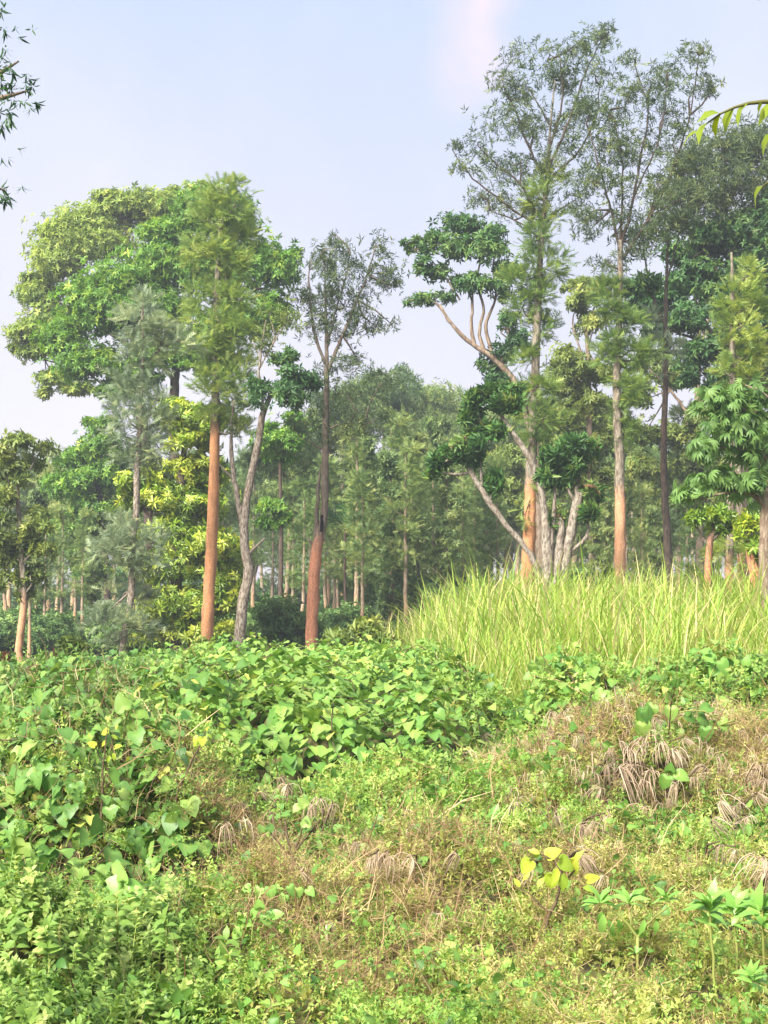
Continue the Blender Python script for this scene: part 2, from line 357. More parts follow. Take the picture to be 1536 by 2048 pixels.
def bark_mat(name, upper, lower, patch, scale=1.0, mottled=.5, low2=None):
    """tint 1 = scraped lower trunk (colour lower), 0 = old bark (upper with pale patches)"""
    m, n, N, L = new_mat(name)
    o = N.new('ShaderNodeOutputMaterial'); p = N.new('ShaderNodeBsdfPrincipled'); p.inputs['Roughness'].default_value = .9; p.inputs['Specular IOR Level'].default_value = .15
    tx = N.new('ShaderNodeTexCoord'); mp = N.new('ShaderNodeMapping'); mp.inputs['Scale'].default_value = (5 * scale, 5 * scale, 1.6 * scale)
    L.new(tx.outputs['Object'], mp.inputs[0])
    n1 = N.new('ShaderNodeTexNoise'); n1.inputs['Scale'].default_value = 2.2; n1.inputs['Detail'].default_value = 6; n1.inputs['Roughness'].default_value = .65
    L.new(mp.outputs[0], n1.inputs['Vector'])
    n2 = N.new('ShaderNodeTexNoise'); n2.inputs['Scale'].default_value = 9; n2.inputs['Detail'].default_value = 4; L.new(mp.outputs[0], n2.inputs['Vector'])
    r1 = N.new('ShaderNodeValToRGB'); r1.color_ramp.elements[0].position = .5 - .1; r1.color_ramp.elements[1].position = .5 + .1
    r1.color_ramp.elements[0].color = hexc(upper); r1.color_ramp.elements[1].color = hexc(patch); L.new(n1.outputs['Fac'], r1.inputs[0])
    r2 = N.new('ShaderNodeValToRGB'); r2.color_ramp.elements[0].position = .4; r2.color_ramp.elements[1].position = .6
    r2.color_ramp.elements[0].color = hexc(low2 or lower); r2.color_ramp.elements[1].color = hexc(lower); L.new(n2.outputs['Fac'], r2.inputs[0])
    a = N.new('ShaderNodeAttribute'); a.attribute_name = 'tint'
    ad = N.new('ShaderNodeMath'); ad.operation = 'MULTIPLY_ADD'; ad.inputs[1].default_value = .9; L.new(n1.outputs['Fac'], ad.inputs[0]); L.new(a.outputs['Fac'], ad.inputs[2])
    mr = N.new('ShaderNodeMapRange'); mr.inputs['From Min'].default_value = .72; mr.inputs['From Max'].default_value = 1.2; L.new(ad.outputs[0], mr.inputs['Value'])
    mix = N.new('ShaderNodeMix'); mix.data_type = 'RGBA'; L.new(mr.outputs[0], mix.inputs['Factor']); L.new(r1.outputs[0], mix.inputs['A']); L.new(r2.outputs[0], mix.inputs['B'])
    # weather stains and lichen running down the stem
    ms = N.new('ShaderNodeMapping'); ms.inputs['Scale'].default_value = (7, 7, 1.1); L.new(tx.outputs['Object'], ms.inputs[0])
    n3 = N.new('ShaderNodeTexNoise'); n3.inputs['Scale'].default_value = 1.3; n3.inputs['Detail'].default_value = 8; n3.inputs['Roughness'].default_value = .7; L.new(ms.outputs[0], n3.inputs['Vector'])
    r3 = N.new('ShaderNodeMapRange'); r3.inputs['From Min'].default_value = .46; r3.inputs['From Max'].default_value = .7; r3.inputs['To Max'].default_value = .6; L.new(n3.outputs['Fac'], r3.inputs['Value'])
    st = N.new('ShaderNodeMix'); st.data_type = 'RGBA'; st.inputs['B'].default_value = hexc('#6b5848'); L.new(r3.outputs[0], st.inputs['Factor']); L.new(mix.outputs['Result'], st.inputs['A'])
    L.new(st.outputs['Result'], p.inputs['Base Color'])
    b = N.new('ShaderNodeBump'); b.inputs['Strength'].default_value = .7; b.inputs['Distance'].default_value = .03
    sm = N.new('ShaderNodeMath'); sm.operation = 'ADD'; L.new(n1.outputs['Fac'], sm.inputs[0]); L.new(n2.outputs['Fac'], sm.inputs[1]); L.new(sm.outputs[0], b.inputs['Height'])
    L.new(b.outputs[0], p.inputs['Normal']); L.new(p.outputs[0], o.inputs['Surface'])
    return m
#EOF_HELPERS

# leaf colours
M_FEATHER = leaf_mat('feathery_leaf', [(0, '#4a683a'), (.5, '#78934c'), (1, '#b4be66')], .38, per_object=.1)
M_SILVER = leaf_mat('silvery_leaf', [(0, '#5a6e58'), (.5, '#88997a'), (1, '#b4bc88')], .38, per_object=.1)
M_DARKWHORL = leaf_mat('dark_narrow_leaf', [(0, '#40543a'), (.5, '#60744c'), (1, '#98a062')], .36, per_object=.1)
M_DOME = leaf_mat('bright_green_leaf', [(0, '#3a6428'), (.5, '#6a9638'), (1, '#b0c456')], .36)
M_PALEDOME = leaf_mat('pale_green_leaf', [(0, '#5a7636'), (.5, '#8ea44c'), (1, '#c2ca6c')], .36)
M_GLOSSY = leaf_mat('glossy_yellow_green_leaf', [(0, '#3a561e'), (.45, '#789a30'), (1, '#ced454')], .3, .38, .5)
M_DEEP = leaf_mat('deep_green_leaf', [(0, '#2a4c28'), (.5, '#466e3a'), (1, '#7e9a50')], .32)
M_TUFT = leaf_mat('tuft_leaf', [(0, '#2c5028'), (.6, '#4c7636'), (.9, '#80984a'), (1, '#93705a')], .3)
M_OLIVE = leaf_mat('olive_leaf', [(0, '#46592e'), (.5, '#768a42'), (1, '#aeb464')], .36)
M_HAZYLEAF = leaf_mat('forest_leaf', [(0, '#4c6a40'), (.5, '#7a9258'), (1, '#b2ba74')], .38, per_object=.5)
M_COFFEE = leaf_mat('coffee_leaf', [(0, '#3a5a32'), (.5, '#5a7c44'), (1, '#90a860')], .2, .55, .22, per_object=.2)
M_PALMATE = leaf_mat('palmate_leaf', [(0, '#446632'), (.5, '#628444'), (1, '#8aa45a')], .32, per_object=.35)
M_HEART = leaf_mat('heart_leaf', [(0, '#416a32'), (.45, '#688e46'), (.8, '#98ac5a'), (1, '#bcc25e')], .28, .45, .34, per_object=.5, blotch=.25)
M_LUSH = leaf_mat('lush_leaf', [(0, '#40682f'), (.45, '#658f40'), (.85, '#94b058'), (1, '#b6c264')], .3, .45, .34, per_object=.5, blotch=.2)
M_WEED = leaf_mat('weed_leaf', [(0, '#4a6a30'), (.5, '#789846'), (1, '#b2c072')], .34, per_object=.2)
M_FINE = leaf_mat('fine_creeper_leaf', [(0, '#56803a'), (.5, '#8aac4e'), (1, '#c2cc76')], .36)
M_OLIVEFINE = leaf_mat('fine_olive_leaf', [(0, '#6a7434'), (.5, '#a0a854'), (1, '#d4c88a')], .34)
M_DRY = leaf_mat('dry_stem', [(0, '#6a523c'), (.5, '#a08866'), (1, '#d0be96')], .15, .8, .1)
M_TASSEL = leaf_mat('dry_tassel', [(0, '#9c8a78'), (.5, '#c2b09a'), (1, '#dccdb6')], .35, .8, .1, per_object=.5)
M_GRASS = leaf_mat('tall_grass_blade', [(0, '#4e762c'), (.45, '#7e9f3e'), (.8, '#a8b856'), (1, '#c8bb86')], .35, .5, .3)
M_YELLOW = leaf_mat('yellowing_leaf', [(0, '#84a43a'), (.5, '#a8be46'), (1, '#cdbc40')], .4, per_object=.6)
M_TOBACCO = leaf_mat('broad_fresh_leaf', [(0, '#5c8c3c'), (.5, '#80ac52'), (1, '#a8c470')], .3, .4, .4, per_object=.4)
M_DEADLEAF = leaf_mat('dead_leaf', [(0, '#4c2a26'), (.5, '#6d443a'), (1, '#96785a')], .15, .8, .1)
M_NEARDARK = leaf_mat('overhanging_leaf', [(0, '#1e3a24'), (.5, '#2f5230'), (1, '#4d7434')], .2)
M_FRESHVINE = leaf_mat('overhanging_fresh_leaf', [(0, '#566e22'), (.5, '#7c8e2a'), (1, '#a0a236')], .4)
# barks
B_ORANGE = bark_mat('orange_scraped_bark', '#5f574b', '#d29e76', '#958e80', 1.4, low2='#b87c54')
B_RED = bark_mat('red_scraped_bark', '#5a4f48', '#c58c70', '#7a6f66', 1.3, low2='#9c664e')
B_PALE = bark_mat('pale_scraped_bark', '#5c5449', '#d0a284', '#968d80', 1.5, low2='#b4845f')
B_MOTTLE = bark_mat('mottled_grey_bark', '#5a4d45', '#8d8072', '#a39a8e', 2.4)
B_GREY = bark_mat('pale_grey_bark', '#5e564d', '#9c9184', '#a89f93', 2.2)
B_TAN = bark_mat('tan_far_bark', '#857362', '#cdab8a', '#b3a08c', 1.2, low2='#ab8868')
B_DARK = bark_mat('dark_bark', '#3a3230', '#54463e', '#5d524a', 1.5)
B_BROWN = bark_mat('brown_bark', '#6a594c', '#b08c70', '#978878', 1.2, low2='#8a6a52')
M_STEM = leaf_mat('green_stem', [(0, '#5a5a34'), (.5, '#7d8446'), (1, '#a6b060')], .0, .6, .2)
M_TWIG = bark_mat('dry_twig', '#4b3d31', '#6b5a46', '#7d6c58', 6)

# ------------------------------------------------------------------ ground
def ground_mat():
    m, n, N, L = new_mat('soil_and_leaf_litter')
    o = N.new('ShaderNodeOutputMaterial'); p = N.new('ShaderNodeBsdfPrincipled'); p.inputs['Roughness'].default_value = .95
    tx = N.new('ShaderNodeTexCoord'); n1 = N.new('ShaderNodeTexNoise'); n1.inputs['Scale'].default_value = 14; n1.inputs['Detail'].default_value = 8
    L.new(tx.outputs['Object'], n1.inputs['Vector']); r = N.new('ShaderNodeValToRGB')
    e = r.color_ramp.elements; e[0].position = .3; e[0].color = hexc('#3a3420'); e[1].position = .7; e[1].color = hexc('#5c5e32')
    x = e.new(.5); x.color = hexc('#4c4828')
    L.new(n1.outputs['Fac'], r.inputs[0]); L.new(r.outputs[0], p.inputs['Base Color'])
    b = N.new('ShaderNodeBump'); b.inputs['Strength'].default_value = .8; b.inputs['Distance'].default_value = .05; L.new(n1.outputs['Fac'], b.inputs['Height']); L.new(b.outputs[0], p.inputs['Normal'])
    L.new(p.outputs[0], o.inputs['Surface']); return m
def make_ground():
    ys = np.concatenate([np.linspace(-30, 4.5, 24), np.linspace(4.7, 20, 110), np.linspace(20.3, 50, 70), np.linspace(51, 320, 60)])
    us = np.concatenate([np.linspace(-1, -.12, 26), np.linspace(-.115, .115, 100), np.linspace(.12, 1, 26)])
    Y, U = np.meshgrid(ys, us, indexing='ij')
    # fan out with distance so the near field is fine
    X = np.sign(U) * np.where(np.abs(U) < .1175, np.abs(U) / .1175 * (2.2 + .34 * np.maximum(Y, 0)), (2.2 + .34 * np.maximum(Y, 0)) + (np.abs(U) - .1175) / .8825 * (170 - 2.2 - .34 * np.maximum(Y, 0)))
    Z = terrain(X, Y) + 0.66 * mound(X, Y) - .03
    V = np.stack([X, Y, Z], -1).reshape(-1, 3); a, b = Y.shape
    i = np.arange(a - 1)[:, None] * b + np.arange(b - 1)[None]
    F = np.concatenate([np.stack([i, i + b, i + b + 1], -1).reshape(-1, 3), np.stack([i, i + b + 1, i + 1], -1).reshape(-1, 3)])
    F = F[:, [0, 2, 1]]
    B = Batch(); B.add(V, F, 0); o = B.build('ground', ground_mat(), smooth=True)
    o['label'] = 'sloping earth bank under the undergrowth'; o['kind'] = 'structure'
make_ground()

# ------------------------------------------------------------------ trees
def foliage(leaves, twigs, c, r, n, templates, size, sub=None, spread=.28, up=.25, droop=0.0, shell=.35, outward=.7, tint=.45, tvar=.16, root=None, twr=.012, low_trim=-1.0):
    """leaf sprigs round sub-clumps spread through an ellipsoid; twigs reach out to each sub-clump"""
    c = np.array(c, float); r = np.array(r, float); m = max(3, int(n / 22)) if not sub else max(6, int(n / sub))
    d = unit(RNG.normal(size=(m, 3))); d[:, 2] = np.where(d[:, 2] < low_trim, -d[:, 2], d[:, 2])
    rho = (shell + (1 - shell) * RNG.uniform(0, 1, m) ** .6)[:, None]
    sc = c + d * rho * r
    st = RNG.normal(0, tvar * .7, m)
    if root is not None and twigs is not None:
        for q in range(m):
            mid = (np.array(root) * .5 + sc[q] * .5) + RNG.normal(0, .06, 3) * r.mean()
            tube(twigs, [root, mid, sc[q]], [twr, twr * .7, twr * .35], 3, .9, tint=0)
    k = RNG.integers(0, m, n)
    wts = RNG.uniform(.6, 1.3, m)[:, None]
    off = RNG.normal(size=(n, 3)) * spread * np.minimum(r, r.mean() * 1.3) * wts[k]
    off[:, 2] *= .8
    p = sc[k] + off
    ax = unit(outward * unit((p - c) / r) + .5 * unit(off + 1e-6) + RNG.normal(0, .45, (n, 3)) + np.array([0, 0, up - droop]))
    nr = unit(np.array([0, 0, 1.0]) + RNG.normal(0, .5, (n, 3)))
    tt = tint + st[k] + RNG.normal(0, tvar, n)
    which = RNG.integers(0, len(templates), n)
    for i, tp in enumerate(templates):
        s = which == i
        leaves.put(tp, p[s], ax[s], nr[s], size * RNG.uniform(.7, 1.25, s.sum()), tt[s])

def wpath(pts, D, jitter=0.0):
    """(px, py, width px [, dy metres]) -> world points and radii"""
    P = []; R = []
    for q in pts:
        dy = q[3] if len(q) > 3 else 0.0
        P.append(at(q[0], q[1], D + dy)); R.append(q[2] / ppm(D + dy) / 2)
    return P, R
TREES = []                                     # (px of trunk at eye level, short description) used by the far trees' labels
STYLE = {  # templates, size m, droop, spread, per-area density factor
    'frond': (FROND, .32, -.3, .23), 'whorl': (WHORL, .175, .0, .5), 'broad': (BROAD, .30, .1, .26), 'droopy': (DROOPY, .26, .35, .24), 'sparse': (WHORL, .24, .0, .34)}
def tree(name, label, D, trunk, limbs=(), clumps=(), bark=B_BROWN, leaf=M_DOME, style='broad', scraped=None, dens=1.0, group=None, size=None, depth=1.0, twigs=True, knots=4, extra=(), tint=.45, sub=None, limbbark=None, low=-1.0):
    P, R = wpath(trunk, D)
    gx, gy = P[0][0], P[0][1]; gz = float(terrain(gx, gy))
    if P[0][2] > gz - .05:
        P.insert(0, np.array([gx, gy, gz - .15])); R.insert(0, R[0] * 1.15)
    t = thing(name, label, 'tree', (gx, gy, gz), group)
    zs = at(trunk[0][0], scraped, D)[2] if scraped else -99
    tf = (lambda z: np.clip(.5 + (zs - z) * .8, 0, 1)) if scraped else 0.0
    tb = Batch(); tube(tb, P, R, 10, .22, .05, tf, .005, knots)
    tb.build('trunk', bark, t, smooth=True)
    lb = Batch(); joints = [p for p in P[len(P) // 3:]]
    for L in limbs:
        Q, S = wpath(L, D); bl = Batch(); tube(bl, Q, S, 6, .2, .07, 0.0, .012, 2); bl.build('limb', limbbark or bark, t, smooth=True); joints += [q for q in Q[1:]]
    J = np.array(joints)
    by = {}
    for c in clumps:
        px, py, rx, ry = c[:4]; o = dict(zip(('n', 'st', 'dy', 'tint'), c[4:]))
        st = o.get('st') or style; T, sz, dr, sp = STYLE[st]; sz = size or sz
        dy = o.get('dy'); dy = RNG.uniform(-.4, .4) * rx / ppm(D) * 1.2 if dy is None else dy
        cc = at(px, py, D + dy); r = np.array([rx / ppm(D), (rx * .55 + ry * .45) / ppm(D) * depth, ry / ppm(D)])
        area = r[0] * r[2] * math.pi
        n = o.get('n') or int({'frond': 250, 'whorl': 88, 'broad': 95, 'droopy': 110, 'sparse': 30}[st] * area * dens * (.3 / sz if st in ('broad', 'droopy') else 1)) + 6
        key = st
        b = by.setdefault(key, Batch())
        dd = np.linalg.norm((J - cc) * np.array([1, 1, .8]) + np.array([0, 0, .35 * r[2]]), axis=1); root = J[np.argmin(dd)]
        if twigs and np.linalg.norm(root - cc) > r.max() * .6:
            mid = root * .45 + cc * .55 + RNG.normal(0, .08, 3); tube(lb, [root, mid, cc], [.03 + .012 * r.max(), .025, .012], 4, .5, .05)
        foliage(b, lb if twigs else None, cc, r, n, T, sz, spread=sp, droop=dr, tint=o.get('tint') or tint, root=cc if np.linalg.norm(root - cc) > r.max() * .6 else root,
                shell=.3 if st in ('broad', 'droopy') else .1, twr=.014 if st in ('whorl', 'sparse') else .01, sub=sub, low_trim=low)
    lb.build('twigs', limbbark or bark, t, smooth=True, kind='stuff')
    for key, b in by.items():
        b.build('crown', leaf[key] if isinstance(leaf, dict) else leaf, t)
    TREES.append((trunk[0][0], label))
    return t

# the tall dome on the left and the paler tree behind it
tree('spreading_tree', 'pale green round-headed tree behind the large dome crown, leaning out over the sky', 72, [(300, 1250, 22), (290, 900, 20), (270, 700, 16), (240, 560, 10)],
     [[(270, 700, 12), (180, 640, 9), (110, 600, 5)], [(260, 640, 12), (260, 520, 8), (250, 440, 4)], [(255, 620, 8), (330, 500, 6)], [(280, 760, 8), (180, 740, 6), (90, 720, 3)]],
     [(160, 480, 76, 54), (240, 430, 72, 38), (300, 420, 54, 34), (118, 540, 58, 54), (80, 600, 38, 45), (98, 660, 50, 40), (48, 680, 29, 29), (70, 712, 34, 22), (113, 765, 36, 25), (90, 790, 14, 13), (150, 785, 36, 16), (200, 500, 63, 45), (340, 440, 54, 43), (103, 470, 27, 23), (215, 395, 27, 14), (345, 385, 13, 13), (400, 385, 27, 18), (58, 560, 14, 13), (28, 700, 11, 11)],
     B_DARK, M_PALEDOME, 'broad', dens=1.75, size=.24, low=-.25, sub=10)
tree('spreading_tree', 'large dense dome-shaped bright green tree towering on the left', 60, [(352, 1300, 24), (350, 1000, 22), (348, 800, 20), (352, 720, 16), (360, 620, 12)],
     [[(350, 760, 12), (290, 690, 9), (220, 640, 6)], [(352, 720, 12), (430, 640, 9), (510, 580, 5)], [(355, 690, 10), (330, 590, 7), (300, 540, 4)], [(358, 650, 9), (410, 520, 6), (440, 450, 3)], [(345, 800, 9), (240, 790, 6), (180, 750, 4)]],
     [(430, 450, 76, 58), (395, 420, 45, 36), (470, 430, 40, 40), (330, 535, 86, 50), (250, 575, 90, 45), (200, 640, 90, 56), (130, 690, 47, 50), (190, 740, 70, 47), (300, 640, 86, 54), (400, 560, 81, 63), (510, 550, 65, 68), (545, 640, 36, 56), (566, 555, 34, 43), (590, 520, 14, 20), (470, 660, 68, 54), (235, 790, 36, 20), (390, 700, 63, 40), (330, 725, 60, 40), (275, 765, 50, 30), (420, 740, 50, 36), (150, 590, 36, 27), (330, 470, 54, 27)],
     B_DARK, M_DOME, 'broad', dens=1.55, size=.22, low=-.25, sub=10)

# far left pale trunked tree
tree('slender_tree', 'short tree with pale crooked trunk and two foliage tiers at the left edge', 42, [(46, 1350, 17), (38, 1310, 15), (45, 1240, 15), (48, 1190, 13), (42, 1100, 10), (35, 980, 7), (30, 900, 5)],
     [[(42, 1130, 6), (80, 1090, 4)], [(40, 1100, 6), (8, 1070, 4)], [(35, 980, 5), (70, 920, 3)], [(35, 990, 5), (0, 940, 3)]],
     [(30, 890, 45, 25), (70, 900, 35, 25), (10, 930, 40, 30), (40, 950, 45, 25), (20, 985, 35, 22), (50, 1040, 50, 25), (15, 1060, 45, 30), (75, 1085, 32, 25), (30, 1120, 50, 30), (60, 1150, 35, 20), (10, 1160, 40, 25), (48, 1185, 20, 14)],
     B_PALE, M_OLIVE, 'broad', dens=1.0, size=.22, scraped=1200)
# silvery young tree with foliage in tiers
tree('silver_oak', 'silvery feathery young tree with foliage in tiers along a thin trunk', 40, [(243, 1320, 13), (250, 1260, 13), (264, 1180, 14), (262, 1120, 13), (272, 1030, 14), (274, 950, 12), (280, 860, 10), (285, 740, 8), (286, 640, 4), (286, 590, 2)],
     [[(285, 730, 5), (320, 700, 4), (360, 680, 3)]],
     [(286, 615, 42, 34), (270, 650, 50, 34), (310, 670, 42, 42), (355, 690, 50, 28), (285, 720, 40, 30), (275, 785, 46, 38), (300, 830, 45, 40), (255, 830, 42, 36), (285, 880, 56, 42), (270, 925, 50, 26), (320, 900, 28, 20), (268, 1060, 56, 30), (300, 1095, 56, 34), (225, 1100, 52, 32), (270, 1125, 50, 22), (195, 1105, 20, 16), (240, 1205, 52, 32), (205, 1245, 44, 34), (265, 1255, 44, 32), (235, 1285, 40, 18)],
     B_MOTTLE, M_SILVER, 'frond', dens=.72, tint=.5)
# glossy yellow-green bushy tree
tree('bushy_tree', 'bushy tree of glossy yellow-green drooping leaves rising from the vine bank', 46, [(350, 1320, 26), (352, 1200, 24), (360, 1000, 18), (372, 860, 10)],
     [[(355, 1100, 10), (300, 1040, 6), (280, 990, 3)], [(355, 1150, 10), (430, 1100, 6), (450, 1060, 3)]],
     [(375, 825, 45, 28), (400, 850, 45, 34), (350, 850, 36, 32), (380, 890, 50, 30), (345, 960, 70, 32), (280, 985, 38, 42), (400, 960, 45, 46), (320, 1010, 70, 36), (395, 1030, 52, 46), (350, 1075, 70, 36), (410, 1100, 60, 42), (310, 1150, 58, 40), (370, 1150, 80, 46), (445, 1120, 38, 50), (462, 1180, 24, 46), (440, 1210, 46, 46), (380, 1220, 80, 42), (320, 1235, 54, 36), (385, 1275, 66, 32), (320, 1285, 40, 22), (440, 1265, 34, 30)],
     B_DARK, M_GLOSSY, 'droopy', dens=1.35, size=.21, tint=.52, low=-.2)
# orange trunk
tree('silver_oak', 'tall feathery green tree with bare straight orange trunk beside the bushy tree', 43, [(413, 1300, 25), (417, 1200, 24), (424, 1080, 24), (428, 960, 22), (430, 860, 19), (431, 760, 16), (433, 600, 12), (440, 460, 8), (446, 380, 3)], [],
     [(446, 372, 32, 20), (430, 400, 36, 26), (470, 410, 36, 34), (428, 450, 50, 34), (465, 470, 42, 34), (420, 510, 46, 32), (455, 530, 44, 34), (440, 580, 46, 30), (405, 600, 34, 26), (475, 600, 30, 30), (430, 640, 52, 30), (465, 670, 46, 34), (410, 690, 40, 26), (450, 720, 54, 30), (415, 750, 32, 28), (480, 750, 34, 30), (445, 790, 52, 30), (470, 830, 34, 28), (425, 830, 28, 22), (475, 865, 22, 22)],
     B_ORANGE, M_FEATHER, 'frond', scraped=852, dens=1.15, tint=.55, knots=10)
# mottled forked tree
tree('forked_tree', 'forked tree with mottled grey-brown trunk and small dark crown, beside the orange trunk', 42, [(477, 1325, 25), (481, 1260, 23), (488, 1190, 21), (497, 1150, 20), (489, 1085, 18), (492, 1010, 16), (507, 930, 15), (519, 870, 14), (528, 820, 13), (546, 785, 8), (575, 755, 4)],
     [[(494, 1135, 14), (484, 1050, 13), (472, 980, 12), (464, 915, 10), (462, 860, 6), (468, 800, 3)], [(500, 1105, 7), (515, 1092, 5), (530, 1076, 4)], [(526, 830, 7), (523, 790, 6), (518, 740, 5), (524, 690, 4), (532, 640, 2)], [(520, 735, 4), (545, 690, 3), (575, 640, 2)], [(523, 720, 3), (505, 680, 2)], [(470, 960, 5), (440, 930, 3)]],
     [(555, 785, 50, 34, None, 'broad'), (585, 760, 42, 26, None, 'broad'), (610, 775, 30, 18, None, 'broad'), (530, 765, 26, 22, None, 'broad'), (572, 715, 34, 18, None, 'broad'), (545, 650, 50, 45, 40, 'sparse'), (580, 625, 35, 35, 25, 'sparse'), (525, 700, 28, 26, 22, 'sparse'), (462, 850, 20, 24, 18, 'sparse')],
     B_MOTTLE, {'broad': M_DEEP, 'sparse': M_OLIVE}, dens=1.2, size=.2)
# red trunk
t = tree('silver_oak', 'sparse dark V-crowned tree with brick-red lower trunk in the centre', 45, [(622, 1312, 25), (625, 1220, 24), (629, 1140, 24), (635, 1088, 23), (646, 1045, 16), (650, 950, 15), (652, 850, 14), (653, 760, 11), (653, 680, 7), (651, 600, 5), (650, 530, 2)],
     [[(632, 1100, 12), (632, 1050, 10), (637, 980, 7), (641, 930, 3)], [(638, 1085, 6), (652, 1078, 4)], [(626, 1090, 6), (616, 1075, 4)], [(653, 750, 8), (685, 670, 7), (715, 600, 5), (735, 550, 4), (752, 490, 2)], [(652, 730, 7), (630, 670, 6), (621, 600, 5), (618, 540, 3), (630, 500, 2)], [(653, 700, 5), (672, 620, 4), (690, 560, 3), (700, 500, 2)], [(652, 860, 4), (700, 845, 3), (730, 850, 2)], [(652, 900, 4), (610, 880, 3), (590, 860, 2)]],
     [(648, 498, 36, 26), (672, 470, 14, 22), (630, 530, 36, 30), (752, 490, 18, 30), (760, 530, 26, 34), (735, 560, 36, 30), (700, 560, 36, 30), (775, 575, 16, 14), (690, 600, 44, 34), (640, 600, 38, 38), (715, 640, 36, 26), (665, 660, 40, 28), (625, 650, 28, 34), (750, 652, 40, 12), (785, 650, 10, 8), (795, 575, 8, 10), (695, 510, 16, 18), (660, 560, 30, 24), (610, 590, 20, 26), (720, 730, 50, 30), (700, 800, 56, 34), (600, 840, 40, 30), (760, 770, 40, 26), (680, 870, 56, 28), (615, 770, 30, 26), (740, 840, 40, 26)],
     B_RED, M_DARKWHORL, 'whorl', scraped=1082, dens=1.0, tint=.4)
hb = Batch(); kp, kr = wpath([(643, 1063, 5, -.13), (644, 1030, 5, -.12)], 45); tube(hb, kp, [.05, .045], 6, .1)
hb.build('scar', leaf_mat('charred_wood', [(0, '#141010'), (1, '#1c1614')], 0, .9, .1), t)['label'] = 'black charred hollow above the red bark'

# right hand side
tree('silver_oak', 'very tall open-crowned tree with orange lower trunk rising from the tall grass', 43, [(1050, 1232, 31), (1055, 1150, 28), (1059, 1050, 25), (1062, 950, 23), (1065, 860, 20), (1070, 760, 18), (1074, 650, 16), (1079, 540, 13), (1087, 450, 10), (1094, 350, 8), (1100, 260, 5), (1110, 160, 3)],
     [[(1092, 370, 6), (1060, 300, 5), (1030, 220, 4), (1005, 160, 2), (1030, 110, 1)], [(1095, 340, 6), (1135, 250, 5), (1170, 150, 4), (1205, 75, 2)], [(1086, 450, 6), (1040, 370, 5), (985, 320, 3), (955, 290, 2)], [(1085, 460, 5), (1000, 400, 4), (935, 345, 3), (905, 300, 2)], [(1098, 300, 5), (1125, 200, 4), (1120, 110, 2)], [(1100, 250, 4), (1060, 180, 2)], [(1094, 360, 5), (1150, 310, 4), (1190, 240, 3), (1200, 170, 2)], [(1084, 480, 4), (1030, 440, 3), (980, 420, 2)]],
     [(1030, 105, 18, 24), (1000, 165, 32, 32), (1058, 165, 40, 36), (1100, 110, 40, 32), (1150, 90, 44, 30), (1200, 85, 30, 32), (1215, 60, 12, 18), (1130, 160, 50, 40), (1190, 150, 36, 40), (1010, 230, 36, 36), (1060, 250, 54, 36), (1140, 240, 56, 44), (1195, 225, 30, 36), (958, 300, 28, 28), (905, 305, 11, 18), (930, 340, 26, 14), (990, 330, 44, 30), (1040, 330, 46, 32), (1130, 320, 56, 36), (960, 390, 28, 20), (1000, 400, 50, 24), (1050, 410, 34, 24), (1150, 400, 40, 26), (1105, 345, 30, 20, None, 'frond', None, .7), (1085, 400, 38, 28, None, 'frond', None, .65), (1100, 440, 34, 26, None, 'frond', None, .65), (1075, 480, 42, 32, None, 'frond'), (1090, 530, 40, 32, None, 'frond'), (1050, 560, 44, 26, None, 'frond'), (1080, 590, 46, 34, None, 'frond'), (1045, 615, 34, 28, None, 'frond'), (1085, 660, 34, 30, None, 'frond'), (1060, 720, 30, 28, None, 'frond'), (1085, 770, 32, 30, None, 'frond'), (1050, 800, 36, 34, None, 'frond'), (1085, 840, 44, 34, None, 'frond'), (1065, 880, 34, 22, None, 'frond'), (1085, 1010, 32, 34, 40, 'frond', -.3, .65), (1050, 1030, 26, 22, 22, 'frond', -.3, .65)],
     B_ORANGE, {'whorl': M_DARKWHORL, 'frond': M_FEATHER}, 'whorl', limbbark=B_DARK, scraped=972, dens=1.05, tint=.45, knots=10)
tree('arching_tree', 'tree with knotted limbs arching over open sky behind the tallest orange trunk', 52, [(1085, 1230, 22), (1075, 1000, 20), (1055, 830, 17), (1015, 745, 14), (985, 715, 12), (950, 692, 10), (915, 662, 8), (898, 640, 6), (880, 610, 4)],
     [[(950, 692, 9), (942, 650, 7), (945, 605, 5), (925, 560, 4)], [(970, 705, 9), (958, 668, 7), (968, 620, 6), (955, 570, 5), (960, 520, 3)], [(985, 712, 9), (972, 650, 7), (990, 600, 5), (985, 540, 3)], [(905, 650, 5), (860, 600, 4), (820, 600, 2)], [(920, 600, 4), (880, 540, 3), (840, 500, 2)], [(1000, 730, 8), (1020, 680, 6), (1010, 640, 3)]],
     [(930, 455, 52, 26), (870, 490, 32, 26), (828, 498, 20, 20), (812, 485, 8, 8), (900, 515, 46, 32), (960, 510, 50, 36), (1000, 475, 34, 32), (860, 552, 36, 24), (825, 600, 26, 13), (930, 575, 36, 28), (990, 580, 38, 30), (880, 605, 32, 16), (1020, 540, 30, 30), (1012, 655, 30, 26), (850, 530, 16, 12), (1000, 725, 36, 30, None, 'broad', None, .3), (1030, 690, 26, 30, None, 'broad', None, .3), (1005, 770, 36, 26, None, 'broad', None, .3)],
     B_BROWN, {'broad': M_DEEP}, 'broad', dens=1.0, size=.22, tint=.62, knots=12, low=-.3)
